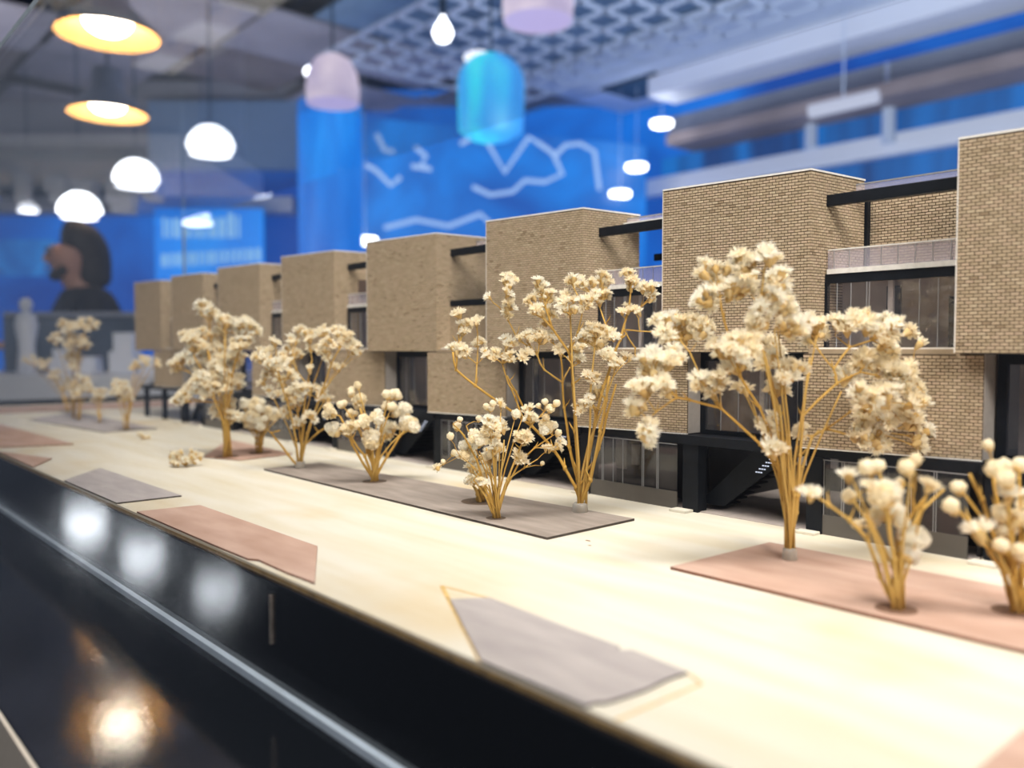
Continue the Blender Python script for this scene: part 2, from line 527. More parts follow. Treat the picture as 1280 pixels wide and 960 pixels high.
# backlit sign with blurred white lettering on the left wall
sg = empty('backlit_sign', vplane(262, 340, 8.6))
tag(sg, 'bright blue backlit sign with two rows of blurred white lettering, left of the houses', 'sign')
o = facing_box('sign_panel', 196, 330, 262, 350, 8.6, 0.06, emis('sign_blue', (0.0, 0.17, 0.75), 1.0, (0.0, 0.28, 0.95), 1.0), sg); inv(o)
m_let = emis('sign_white', (0.30, 0.62, 1.0), 0.85)
u_ = 206
rnd = random.Random(3)
while u_ < 305:
    wd = rnd.choice([3, 5, 7]); h_ = rnd.uniform(12, 26)
    inv(facing_box('letter', u_, u_ + wd, 292 - h_, 298, 8.57, 0.02, m_let, sg)); u_ += wd + 4
u_ = 204
while u_ < 322:
    wd = rnd.choice([3, 4, 6])
    inv(facing_box('letter', u_, u_ + wd, 318 - (u_ - 204) * 0.06, 334 - (u_ - 204) * 0.06, 8.57, 0.02, m_let, sg)); u_ += wd + 4


# lit columns
def column(name, label, u, v_top, D, wpx, m1, dome=None, mdome=None):
    p = vplane(u, 436, D); r_ = wpx / F * D / 2
    e = empty(name, (p.x, p.y, FLOOR)); tag(e, label, 'column')
    zt = vplane(u, v_top, D).z - FLOOR
    MB().lathe([(0.0, 0), (r_, 0), (r_, zt), (0, zt)], 32).build('shaft', m1, e, smooth=False)
    if dome:
        MB().lathe([(r_ * math.cos(t * math.pi / 16), zt + r_ * dome * math.sin(t * math.pi / 16)) for t in range(9)], 32).build('dome', mdome, e, smooth=True)
    return e


def column_mat(name, base, mid, hot, axis_u):
    """lit tube: glow varied by upright streaky noise"""
    m, nt, N, L, P = nm(name)
    P.inputs['Base Color'].default_value = (0.01, 0.02, 0.05, 1)
    P.inputs['Emission Strength'].default_value = 1
    tc = N.new('ShaderNodeTexCoord')
    mp = N.new('ShaderNodeMapping'); mp.inputs['Scale'].default_value = (2.2, 2.2, 0.5)
    no = N.new('ShaderNodeTexNoise'); no.inputs['Scale'].default_value = 1.6; no.inputs['Detail'].default_value = 2
    L.new(tc.outputs['Object'], mp.inputs[0]); L.new(mp.outputs[0], no.inputs['Vector'])
    cr = N.new('ShaderNodeValToRGB')
    e = cr.color_ramp.elements
    e[0].position = 0.38; e[0].color = (*base, 1); e[1].position = 0.66; e[1].color = (*hot, 1)
    q_ = e.new(0.54); q_.color = (*mid, 1)
    L.new(no.outputs['Fac'], cr.inputs[0]); L.new(cr.outputs[0], P.inputs['Emission Color'])
    return m


column('lit_column', 'round column glowing deep blue under the pinkish dome lamp', 415, 135, 6.2, 78,
       column_mat('column_blue', (0.0, 0.13, 0.58), (0.0, 0.20, 0.75), (0.02, 0.36, 1.0), 0))
# ------------------------------------------------------------------ lamps of the hall
def lamp(label, u, v, D, wpx, kind, group=None):
    p = vplane(u, v, D)
    r_ = wpx / F * D / 2
    e = empty('pendant_lamp', p); tag(e, label, 'lamp', group)
    cord_top = CEIL - p.z
    if kind == 'warm':
        prof = [(r_, 0), (r_ * 0.93, r_ * 0.12), (r_ * 0.62, r_ * 0.42), (r_ * 0.42, r_ * 0.62), (r_ * 0.36, r_ * 1.15), (0.02, r_ * 1.2)]
        MB().lathe(prof, 32).build('shade', m_shade, e, True)
        MB().lathe([(a_ * 0.975, b_ - 0.004) for a_, b_ in prof[:4]] + [(0.0, r_ * 0.66)], 32).build('reflector', m_enamel, e, True)
        MB().lathe([(r_ * 0.46 * math.sin(t * math.pi / 10), r_ * 0.28 - r_ * 0.30 * math.cos(t * math.pi / 10)) for t in range(11)], 20).build('bulb', m_bulbwarm, e, True)
    elif kind == 'dome':
        prof = [(r_ * math.cos(t * math.pi / 20), r_ * 1.05 * math.sin(t * math.pi / 20)) for t in range(11)]
        MB().lathe(prof, 28).build('shade', m_domelit, e, True)
        MB().lathe([(r_ * 0.97, 0.002), (0.0, 0.004)], 28).build('diffuser', m_bulbwhite, e)
    elif kind == 'glass':
        prof = [(r_ * 0.96, 0), (r_, r_ * 0.5), (r_ * 0.92, r_ * 1.1), (r_ * 0.66, r_ * 1.6), (r_ * 0.3, r_ * 1.8), (0.0, r_ * 1.83)]
        MB().lathe(prof, 32).build('shade', m_pinkglass, e, True)
        MB().lathe([(r_ * 0.94, 0.004), (0.0, 0.004)], 28).build('diffuser', m_pinkdiff, e)
        MB().lathe([(0.035 * math.sin(t * math.pi / 8), r_ * 1.25 - 0.035 * math.cos(t * math.pi / 8)) for t in range(9)], 12, c=(-r_ * 0.75, -r_ * 0.55, 0)).build('bulb', m_bulbwhite, e, True)  # glowing bead added on the left of the shade as its highlight
    elif kind == 'capsule':
        prof = [(0, -r_ * 1.5), (r_ * 0.6, -r_ * 1.45), (r_ * 0.98, -r_ * 1.2), (r_, -r_ * 0.3)] + [(r_ * math.cos(t * math.pi / 16), r_ * 0.9 * math.sin(t * math.pi / 16) + 0.2 * r_) for t in range(9)]
        MB().lathe(prof, 32).build('shade', m_capsule, e, True)
        MB().lathe([(0, r_ * 1.08), (r_ * 0.35, r_ * 1.07), (r_ * 0.45, r_ * 0.98), (0.46 * r_, r_ * 0.93)], 20, c=(-r_ * 0.2, -r_ * 0.3, 0.0)).build('cap', m_domelit, e, True)
    elif kind == 'bulb':
        MB().lathe([(0, -r_), (r_ * 0.7, -r_ * 0.7), (r_, 0), (r_ * 0.75, r_ * 0.65), (r_ * 0.3, r_ * 1.3), (r_ * 0.2, r_ * 1.7), (0, r_ * 1.75)], 20).build('bulb', m_bulbwhite, e, True)
        MB().lathe([(r_ * 0.32, r_ * 1.6), (r_ * 0.34, r_ * 3.2), (0, r_ * 3.3)], 14).build('socket', m_teal, e, True)
    MB().tube([(0, 0, r_ * 1.15), (0, 0, cord_top)], 0.008, 6).build('cord', m_teal, e)
    return e


m_shade = plain('smoky_glass_shade', (0.30, 0.38, 0.50), 0.2, scale=3, var=0.2)
m_enamel = plain('amber_enamel', (1.0, 0.58, 0.18), 0.5, scale=3, var=0.05)
m_bulbwarm = emis('warm_bulb', (1.0, 0.86, 0.66), 34)
m_bulbwhite = emis('white_bulb', (0.95, 0.97, 1.0), 6)
m_domelit = emis('lit_opal_shade', (0.92, 0.94, 1.0), 1.6)
m_pinkglass = emis('pink_opal_glass', (0.50, 0.42, 0.60), 1.1, (0.85, 0.72, 0.80), 2.0)
m_pinkdiff = emis('pink_opal_diffuser', (0.55, 0.46, 0.78), 1.0)

lamp('large amber-lined pendant lamp, nearest and highest, top left corner', 143, 50, 3.9, 122, 'warm')
lamp('smaller amber-lined pendant lamp hanging just below the large one', 141, 146, 5.1, 93, 'warm')
lamp('round white glowing pendant lamp, largest and highest of the four white ones', 267, 196, 6.4, 50, 'dome')
lamp('white glowing dome lamp between the round one and the one over the person', 174, 236, 6.8, 47, 'dome')
lamp('white glowing dome lamp right above the head of the person', 103, 274, 7.2, 42, 'dome')
lamp('small faint white lamp at the far left over the blue wall', 40, 266, 8.2, 24, 'dome')
lamp('pinkish bell-shaped glass lamp over the deep blue column', 419, 134, 5.6, 66, 'glass')
m_capsule = column_mat('capsule_glow', (0.03, 0.30, 0.85), (0.04, 0.46, 1.0), (0.05, 0.80, 1.0), 0)
lamp('capsule shape added for a reflected pale blue and cyan glow above the mountain outlines', 614, 118, 5.0, 82, 'capsule')  # added hanging capsule in place of a reflected blue column glow
lamp('bare white bulb on a cord, alone under the dark ceiling', 555, 48, 5.2, 25, 'bulb')
lamp('wide pinkish dome lamp cut by the upper picture edge', 672, 34, 4.6, 88, 'glass')
for i, (u, v, D, lb) in enumerate([(825, 162, 8.0, 'round white downlight below the dark ceiling hatch'),
                                   (794, 215, 8.2, 'round white downlight left of the lower white bulkhead end'),
                                   (774, 248, 8.3, 'dim round downlight just above the roofs of the houses'),
                                   (457, 306, 6.9, 'small round light low on the mural, over the fourth house')]):
    p = vplane(u, v, D); e = empty('downlight', p); tag(e, lb, 'lamp')
    MB().lathe([(0, 0), (0.085, 0), (0.10, 0.01), (0.10, 0.05), (0, 0.05)], 20).build('lens', m_bulbwhite, e)
    MB().tube([(0, 0, 0.05), (0, 0, CEIL - p.z)], 0.0025, 5).build('cord', m_pale, e)
m_far = emis('far_lamp_white', (0.9, 0.95, 1.0), 15)
# the same row goes on behind the photographer and shows in the black lacquer
for i, (u, v, lb) in enumerate([(267, 188, 'first'), (174, 228, 'second'), (103, 267, 'third')]):
    p = vplane(u, v, 6.4 + 0.4 * i); e = empty('pendant_lamp', (p.x, 2 * 0.16 - p.y, p.z)); tag(e, 'white dome lamp behind the photographer, %s of three mirrored in the black edge' % lb, 'lamp', 'pendant lamps behind the photographer')
    MB().lathe([(0.17 * math.cos(t * math.pi / 20), 0.17 * math.sin(t * math.pi / 20)) for t in range(11)], 24).build('shade', m_far, e, True)
    MB().lathe([(0.165, 0.002), (0.0, 0.002)], 24).build('diffuser', m_far, e)

# ------------------------------------------------------------------ display behind the far end, and the visitor
def fbox(name, u0, u1, v0, v1, D, thick, mat, par, zs=None):
    return inv(facing_box(name, u0, u1, v0, v1, D, thick, mat, par, zs))


m_tablew = plain('white_table_top', (0.90, 0.91, 0.95), 0.4, scale=3)
m_block = plain('white_model_card', (0.85, 0.88, 0.95), 0.6, scale=5)
dt = empty('white_display_table', vplane(60, 436, 2.9) - Z * 1.15)
tag(dt, 'white display table with blurred models, beyond the far end of the board', 'table')
fbox('table_top', -230, 262, 470, 503, 2.75, 0.62, m_tablew, dt)
fbox('table_body', -220, 252, 503, 560, 2.80, 0.50, m_grey, dt, (FLOOR, None))
for k, (u0, u1, v0, D, lb) in enumerate([(136, 166, 416, 3.05, 'white model block close to the farthest house corner'), (60, 84, 436, 3.0, 'low white model block in the middle of the far table'),
                                         (176, 200, 446, 3.1, 'small white model block right of the tall one'), (88, 118, 446, 3.08, 'flat white model block beside the low one')]):
    e = empty('model_block', vplane((u0 + u1) / 2, 470, D)); tag(e, lb, 'model block')
    fbox('lower_mass', u0, u1, (v0 + 470) / 2 - 4, 470 * 1.0, D, 0.07, m_block, e, (0.0077 if False else vplane(0, 470, 2.75).z, None))
    fbox('upper_mass', u0 + 6, u1, v0, (v0 + 470) / 2 - 4, D, 0.06, m_block, e)
e = empty('white_figurine', vplane(34, 470, 2.95) * 1.0); e.location.z = vplane(0, 470, 2.75).z
tag(e, 'pale slim figurine at the left edge of the far table', 'figurine')
MB().lathe([(0, 0), (0.034, 0), (0.026, 0.10), (0.038, 0.17), (0.030, 0.205), (0.012, 0.215), (0, 0.216)], 16).build('torso', m_block, e, True)
MB().lathe([(0.022 * math.sin(t * math.pi / 8), 0.240 - 0.026 * math.cos(t * math.pi / 8)) for t in range(9)], 14).build('head', m_block, e, True)
gc = empty('far_display_case', vplane(60, 470, 3.3)); gc.location.z = vplane(0, 470, 2.75).z
tag(gc, 'grey glass display case on the white far table, in front of the person', 'display case')
fbox('back_board', 5, 172, 396, 470, 3.24, 0.02, plain('slate_board', (0.12, 0.16, 0.22), 0.6, scale=4, var=0.3), gc, (vplane(0, 470, 2.75).z, None))
fbox('top_rail', 5, 172, 390, 396, 3.22, 0.04, m_grey, gc)


def skin_mesh(name, pts, edges, mat, parent, root=0, sub=2):
    me = bpy.data.meshes.new(name)
    me.from_pydata([p[:3] for p in pts], edges, [])
    me.materials.append(mat)
    o = bpy.data.objects.new(name, me); COL.objects.link(o); o.parent = parent
    md = o.modifiers.new('skin', 'SKIN')
    md.use_smooth_shade = True
    sk = me.skin_vertices[0] if me.skin_vertices else None
    if sk is None:
        lay = bmesh.new(); lay.from_mesh(me); lay.verts.layers.skin.verify(); lay.to_mesh(me); lay.free(); sk = me.skin_vertices[0]
    for i, p in enumerate(pts):
        rr = p[3] if isinstance(p[3], tuple) else (p[3], p[3])
        sk.data[i].radius = rr; sk.data[i].use_root = (i == root)
    ss = o.modifiers.new('sub', 'SUBSURF'); ss.levels = sub; ss.render_levels = sub
    return o


m_skin = plain('skin', (0.72, 0.40, 0.29), 0.5, scale=8, var=0.1)
m_hair = plain('dark_hair', (0.045, 0.038, 0.034), 0.6, scale=60, var=0.3)
m_coat = plain('black_jacket', (0.012, 0.012, 0.016), 0.7, scale=20, var=0.3)
m_trou = plain('dark_trousers', (0.02, 0.024, 0.04), 0.8, scale=20, var=0.3)
pe = empty('person', (0, 0, 0))
tag(pe, 'person with dark hair in a black jacket, head bowed, standing behind the grey case', 'person')
pp = vplane(110, 436, 3.7)
pe.location = (pp.x, pp.y, FLOOR)
fd = (-RT * 0.80 - FW0 * 0.60).normalized()
pe.rotation_euler = (0, 0, math.atan2(fd.y, fd.x))
# body faces local +x, left is +y, metres above the hall floor
B = [(0, 0, 0.92, (0.15, 0.11)), (0.01, 0, 1.10, (0.145, 0.105)), (0.0, 0, 1.28, (0.16, 0.11)), (0.01, 0, 1.38, (0.10, 0.08)), (0.03, 0, 1.43, 0.055),
     (0.055, 0, 1.485, 0.080), (0.066, 0, 1.545, 0.100), (0.058, 0, 1.60, 0.094),
     (0.0, 0.17, 1.35, 0.058), (0.02, 0.23, 1.10, 0.042), (0.24, 0.13, 1.14, 0.030), (0.30, 0.11, 1.16, 0.026),
     (0.0, -0.17, 1.35, 0.058), (0.02, -0.23, 1.10, 0.042), (0.24, -0.13, 1.14, 0.030), (0.30, -0.11, 1.16, 0.026),
     (0, 0.10, 0.80, 0.085), (0.02, 0.10, 0.48, 0.055), (0, 0.10, 0.10, 0.038), (0.12, 0.11, 0.035, 0.032),
     (0, -0.10, 0.80, 0.085), (0.02, -0.10, 0.48, 0.055), (0, -0.10, 0.10, 0.038), (0.12, -0.11, 0.035, 0.032)]
E_ = [(0, 1), (1, 2), (2, 3), (3, 4), (4, 5), (5, 6), (6, 7), (2, 8), (8, 9), (9, 10), (10, 11), (2, 12), (12, 13), (13, 14), (14, 15),
      (0, 16), (16, 17), (17, 18), (18, 19), (0, 20), (20, 21), (21, 22), (22, 23)]
skin_mesh('body', B, E_, m_skin, pe)
# jacket, trousers
J = [(0, 0, 0.78, (0.185, 0.185)), (0.0, 0, 1.08, (0.19, 0.185)), (0.0, 0, 1.28, (0.185, 0.135)), (0.01, 0, 1.385, (0.12, 0.10)), (0.015, 0, 1.43, (0.078, 0.075)),
     (0.0, 0.175, 1.355, 0.078), (0.02, 0.235, 1.10, 0.058), (0.22, 0.14, 1.135, 0.044),
     (0.0, -0.175, 1.355, 0.078), (0.02, -0.235, 1.10, 0.058), (0.22, -0.14, 1.135, 0.044)]
skin_mesh('jacket', J, [(0, 1), (1, 2), (2, 3), (3, 4), (2, 5), (5, 6), (6, 7), (2, 8), (8, 9), (9, 10)], m_coat, pe)
Tt = [(0, 0, 0.98, (0.165, 0.165)), (0, 0.10, 0.78, 0.10), (0.02, 0.10, 0.48, 0.072), (0, 0.10, 0.09, 0.058), (0, -0.10, 0.78, 0.10), (0.02, -0.10, 0.48, 0.072), (0, -0.10, 0.09, 0.058)]
skin_mesh('trousers', Tt, [(0, 1), (1, 2), (2, 3), (0, 4), (4, 5), (5, 6)], m_trou, pe)
for sgn in (1, -1):
    skin_mesh('shoe', [(-0.05, 0.105 * sgn, 0.045, 0.043), (0.06, 0.108 * sgn, 0.042, 0.045), (0.16, 0.115 * sgn, 0.034, 0.034)], [(0, 1), (1, 2)], m_coat, pe)
    # hand with five fingers
    hx, hy, hz = 0.335, 0.105 * sgn, 1.165
    H = [(0.30, 0.11 * sgn, 1.16, 0.024), (hx, hy, hz, (0.036, 0.016)), (hx + 0.035, hy - 0.004 * sgn, hz - 0.002, (0.036, 0.014))]
    hand = skin_mesh('hand', H, [(0, 1), (1, 2)], m_skin, pe)
    for q_, (oy, L_) in enumerate(((0.027, 0.060), (0.010, 0.070), (-0.008, 0.066), (-0.024, 0.052))):
        y_ = hy + oy * sgn
        c_ = [(hx + 0.035, y_, hz, 0.0085), (hx + 0.045 + L_ * .45, y_, hz - 0.004, 0.0080), (hx + 0.045 + L_ * .75, y_, hz - 0.018, 0.0074), (hx + 0.045 + L_ * .85, y_, hz - 0.038, 0.0066)]
        skin_mesh('finger', c_, [(0, 1), (1, 2), (2, 3)], m_skin, hand, sub=1)
    c_ = [(hx - 0.005, hy - 0.018 * sgn, hz, 0.0105), (hx + 0.022, hy - 0.044 * sgn, hz - 0.004, 0.0095), (hx + 0.050, hy - 0.050 * sgn, hz - 0.012, 0.0080)]
    skin_mesh('thumb', c_, [(0, 1), (1, 2)], m_skin, hand, sub=1)
    # ear, eye
    skin_mesh('ear', [(0.058, 0.080 * sgn, 1.52, (0.010, 0.006)), (0.054, 0.086 * sgn, 1.548, (0.014, 0.006)), (0.058, 0.080 * sgn, 1.565, (0.008, 0.005))], [(0, 1), (1, 2)], m_skin, pe, sub=1)
    o = MB().lathe([(0.012 * math.sin(t * math.pi / 6), -0.012 * math.cos(t * math.pi / 6)) for t in range(7)], 10).build('eye', m_hair, pe, True)
    o.location = (0.150, 0.030 * sgn, 1.552); o.scale = (0.6, 1.1, 0.6)
    skin_mesh('eyebrow', [(0.156, 0.015 * sgn, 1.574, 0.004), (0.154, 0.032 * sgn, 1.577, 0.004), (0.146, 0.046 * sgn, 1.572, 0.003)], [(0, 1), (1, 2)], m_hair, pe, sub=1)
skin_mesh('nose', [(0.140, 0, 1.565, 0.010), (0.150, 0, 1.545, 0.012), (0.160, 0, 1.526, 0.015), (0.142, 0, 1.516, 0.012)], [(0, 1), (1, 2), (2, 3)], m_skin, pe, sub=1)
skin_mesh('mouth', [(0.148, 0.022, 1.492, 0.004), (0.158, 0, 1.494, 0.006), (0.148, -0.022, 1.492, 0.004)], [(0, 1), (1, 2)], plain('lips', (0.42, 0.16, 0.13), 0.5), pe, sub=1)
skin_mesh('beard', [(0.085, 0.066, 1.500, 0.020), (0.112, 0.040, 1.466, 0.024), (0.126, 0, 1.460, 0.028), (0.112, -0.040, 1.466, 0.024), (0.085, -0.066, 1.500, 0.020)], [(0, 1), (1, 2), (2, 3), (3, 4)], m_hair, pe, sub=2)
skin_mesh('hair', [(0.098, 0, 1.626, 0.078), (0.055, 0, 1.628, 0.102), (0.005, 0, 1.600, 0.108), (-0.015, 0, 1.540, 0.100), (-0.02, 0, 1.470, 0.090), (-0.03, 0, 1.40, 0.08)],
          [(0, 1), (1, 2), (2, 3), (3, 4), (4, 5)], m_hair, pe, sub=2)

# ------------------------------------------------------------------ display table, case, board
TB = -0.052
t = empty('display_table', (-0.6, 0.42, FLOOR)); tag(t, 'black lacquered display table carrying the architectural model', 'table')
inv(MB().box(-2.0, 0.9, 0.0715, 0.80, TB - 0.035, TB).build('table_top', M['blackgloss'], t, bevel=0.001))
inv(MB().box(-1.9, 0.8, 0.14, 0.74, FLOOR, TB - 0.035).build('plinth', M['black'], t))
inv(MB().box(-2.0, 0.9, 0.0700, 0.0715, TB - 0.035, TB - 0.0002).build('pale_edge_strip', M['greycard'], t))
XL, XR = -1.70, 0.62
fs = empty('model_plinth', (-0.6, 0.42, TB)); tag(fs, 'low black glossy plinth topped with a pale cream plywood board under the houses', 'plinth')
inv(MB().box(XL, XR, 0.1672, 0.63, TB, -0.0034).build('base_box', M['blackgloss'], fs, bevel=0.0006))
inv(MB().box(XL - 0.004, XL, 0.1672, 0.63, TB, 0.009).build('end_rim', M['black'], fs))
p = at(340, 755, 1) - CAM; xp = CAM.x + p.x * 0.1672 / p.y
inv(MB().box(xp - 0.0009, xp + 0.0009, 0.1660, 0.1673, -0.031, -0.009).build('edge_joint', plain('bronze_pin', (0.25, 0.21, 0.18), 0.35, 0.6, scale=300, var=0.4), fs))
inv(MB().box(XL, XR, 0.1640, 0.1672, TB, TB + 0.0034).build('lit_edge_strip', M['whitestrip'], fs))  # lower acrylic edge, its lit look put into the pale colour
bd = MB().box(XL, XR, 0.1690, 0.625, -0.0032, -0.0012, 1)
bd.box(XL, XR, 0.1692, 0.625, -0.0012, 0.0, 0)
inv(bd.build('plywood_board', [M['ply'], M['plyedge']], fs))

case = empty('acrylic_case', (-0.6, 0.40, TB)); tag(case, 'clear acrylic dust cover over the whole model', 'display case')
CZ = 0.356
inv(MB().box(XL - 0.008, XR + 0.01, 0.1605, 0.1635, TB + 0.0, CZ).build('front_pane', M['acrylic'], case))
inv(MB().box(XL - 0.008, XR + 0.01, 0.637, 0.640, TB, CZ).build('back_pane', M['acrylic'], case))
inv(MB().box(XL - 0.008, XL - 0.005, 0.1636, 0.6369, TB, CZ).build('end_pane', M['acrylic'], case))
inv(MB().box(XL - 0.008, XR + 0.01, 0.1605, 0.640, CZ + 0.0001, CZ + 0.003).build('top_pane', M['acrylic'], case))
e_ = MB()
e_.box(XL - 0.008, XR, 0.1600, 0.1603, CZ - 0.0012, CZ + 0.0035)
inv(e_.build('pane_edge', M['acryl_edge'], case))
e_ = MB(); e_.box(XL - 0.0085, XL - 0.0045, 0.160, 0.1634, TB, CZ)
inv(e_.build('pane_edge', M['acryl_edge'], case))
e_ = MB(); e_.box(XL - 0.0085, XL - 0.0045, 0.637, 0.6405, TB, CZ)
inv(e_.build('pane_edge', M['acryl_edge'], case))


# ------------------------------------------------------------------ veneer patches
def patch(label, pts, mat, edge, h=0.0014, name='veneer_patch', z0=0.0):
    mb = MB()
    n = len(pts)
    a = sum(pts[i][0] * pts[(i + 1) % n][1] - pts[(i + 1) % n][0] * pts[i][1] for i in range(n))
    if a < 0: pts = pts[::-1]
    cx = sum(p[0] for p in pts) / n; cy = sum(p[1] for p in pts) / n
    vs = [(x - cx, y - cy, 0) for x, y in pts] + [(x - cx, y - cy, h) for x, y in pts]
    mb.add(vs, [tuple(range(n, 2 * n))], 0)
    mb.add(vs, [(i, (i + 1) % n, n + (i + 1) % n, n + i) for i in range(n)] + [tuple(range(n - 1, -1, -1))], 1)
    o = mb.build(name, [mat, edge]); o.location = (cx, cy, z0)
    return tag(o, label, 'veneer patch')


patch('long rose veneer strip under the tallest flower tree, right side', [(-0.2371, 0.3062), (-0.2339, 0.3832), (0.10, 0.3855), (0.10, 0.3085)], M['rose'], M['roseedge'])
patch('long grey veneer strip in the middle carrying four flower plants', [(-0.655, 0.308), (-0.6593, 0.3617), (-0.3191, 0.3782), (-0.3171, 0.3058)], M['grey'], M['greyedge'])
fg = [(-0.2645, 0.2019), (-0.2560, 0.2150), (-0.2080, 0.2125), (-0.1850, 0.2120), (-0.1835, 0.2092), (-0.1815, 0.2100), (-0.1800, 0.2125), (-0.1560, 0.2105), (-0.1568, 0.2020), (-0.1560, 0.1905), (-0.1570, 0.1790), (-0.1578, 0.1745), (-0.1592, 0.1735), (-0.1600, 0.1692), (-0.2059, 0.1692)]
patch('torn grey wood veneer piece nearest the camera with chipped edge', fg, M['greypale'], M['greyedge'], 0.0008, z0=0.0002)
patch('rose veneer piece at the board edge, left of centre, corner cut off', [(-0.5357, 0.1694), (-0.5316, 0.2066), (-0.3808, 0.2071), (-0.3218, 0.1735), (-0.345, 0.1725), (-0.375, 0.1730), (-0.38, 0.1700), (-0.42, 0.1694)], M['rose'], M['roseedge'], 0.001)
patch('pale grey veneer piece at the board edge between the rose pieces', [(-0.7003, 0.1694), (-0.7545, 0.2098), (-0.5746, 0.2109), (-0.5746, 0.1694)], M['greypale'], M['greyedge'], 0.001)
patch('far rose veneer wedge at the left picture edge', [(-1.35, 0.232), (-0.9622, 0.2424), (-0.9803, 0.1789), (-1.35, 0.178)], M['rose'], M['roseedge'], 0.001)
patch('small rose veneer triangle on the board edge, far left', [(-0.94, 0.1694), (-0.8493, 0.1957), (-0.7975, 0.1694)], M['rose'], M['roseedge'], 0.001)
patch('small rose veneer piece under the bushy tree, left of centre', [(-0.769, 0.3033), (-0.9006, 0.382), (-0.7371, 0.375), (-0.7256, 0.3186)], M['rose'], M['roseedge'], 0.001)
patch('far grey veneer strip under the row of distant shrubs', [(-1.3409, 0.2798), (-1.45, 0.3701), (-1.085, 0.3692), (-1.0761, 0.3045)], M['greypale'], M['greyedge'], 0.001)
patch('rose veneer corner just entering at the bottom right', [(-0.0737, 0.20), (-0.074, 0.2444), (0.12, 0.2444), (0.12, 0.20)], M['rose'], M['roseedge'], 0.001)
patch('pale rose veneer band at the far end of the board', [(-1.66, 0.25), (-1.66, 0.60), (-1.50, 0.60), (-1.50, 0.25)], M['rose'], M['roseedge'], 0.0006)
# laser-cut outline around the torn piece
bo = empty('burn_outline', (-0.215, 0.19, 0)); tag(bo, 'brown laser-burnt outline around the torn grey veneer piece', 'burn mark')
for (x0, y0), (x1, y1) in ([(-0.2843, 0.2125), (-0.2059, 0.1696)], [(-0.2843, 0.2125), (-0.2560, 0.2165)], [(-0.1489, 0.2077), (-0.1493, 0.1696)], [(-0.1489, 0.2077), (-0.1560, 0.2110)]):
    d = Vector((x1 - x0, y1 - y0, 0)); nn = Vector((-d.y, d.x, 0)).normalized() * (0.0009 if d.length > 0.05 else 0.0004)
    inv(MB().prism([(x0 - nn.x, y0 - nn.y), (x1 - nn.x, y1 - nn.y), (x1 + nn.x, y1 + nn.y), (x0 + nn.x, y0 + nn.y)], 0.0, 0.00025).build('burnt_line', M['burn'], bo))
for u, v, r_ in ((735, 676, 0.0012), (737, 682, 0.0008)):
    p = onz(u, v)
    o = MB().lathe([(0, 0.0001), (r_ * 0.6, 0.00012), (r_, 0.00002)], 9).build('knot_mark', plain('knot_brown', (0.22, 0.09, 0.03), 0.8), bpy.data.objects['plywood_board'])
    o.location = (p.x, p.y, 0.0001); o.scale = (1.6, 0.7, 1)


# ------------------------------------------------------------------ the brick houses
BL, BH, JT = 0.00375, 0.00161, 0.00042
DEP = 0.00030


def brick_cells(L, z0, z1):
    rows = int(round((z1 - z0) / BH)); bh = (z1 - z0) / rows
    for r_ in range(rows):
        x = -(BL / 2 if r_ % 2 else 0)
        while x < L - 1e-6:
            a = max(x, 0); b = min(x + BL - JT, L)
            if b - a > 0.0005: yield r_, a, b, z0 + r_ * bh, z0 + (r_ + 1) * bh - JT
            x += BL


def brick_wall(parent, p0, p1, z0, z1, single=0, name='brickwork'):
    """wall face from p0 to p1 seen with its outside on the right hand of p0->p1"""
    p0 = Vector((*p0, 0)); p1 = Vector((*p1, 0))
    d = p1 - p0; L = d.length; d.normalize(); nn = Vector((d.y, -d.x, 0))
    mb = MB(); k = 0; mesh = {}
    cells = list(brick_cells(L, z0, z1))
    if single:
        cells.sort(key=lambda c: (c[1] + c[2]) / 2 // (BL * 5.2))
    for r_, a, b, c0, c1 in cells:
        jit = random.uniform(-0.00005, 0.00006)
        if k < single:
            key = round(b - a, 5)
            if key not in mesh:
                w_, h_ = (b - a), (c1 - c0)
                me = MB(); me.box(-w_ / 2, w_ / 2, -DEP, 0.00002, 0, h_)
                mesh[key] = me.mesh('brick', M['brick1'])
            o = bpy.data.objects.new('brick', mesh[key]); COL.objects.link(o); o.parent = parent
            q_ = p0 + d * ((a + b) / 2) + nn * jit
            o.location = (q_.x, q_.y, c0); o.rotation_euler = (0, 0, math.atan2(d.y, d.x))
            k += 1
            continue
        A_ = p0 + d * a; B_ = p0 + d * b; n1 = nn * (DEP + jit)
        vs = [(A_.x + n1.x, A_.y + n1.y, c0), (B_.x + n1.x, B_.y + n1.y, c0), (B_.x + n1.x, B_.y + n1.y, c1), (A_.x + n1.x, A_.y + n1.y, c1),
              (A_.x, A_.y, c0), (B_.x, B_.y, c0), (B_.x, B_.y, c1), (A_.x, A_.y, c1)]
        mb.add(vs, [(0, 1, 2, 3), (0, 4, 5, 1), (1, 5, 6, 2), (2, 6, 7, 3), (3, 7, 4, 0)])
    tag(mb.build(name, M['brick'], parent), kind='stuff')


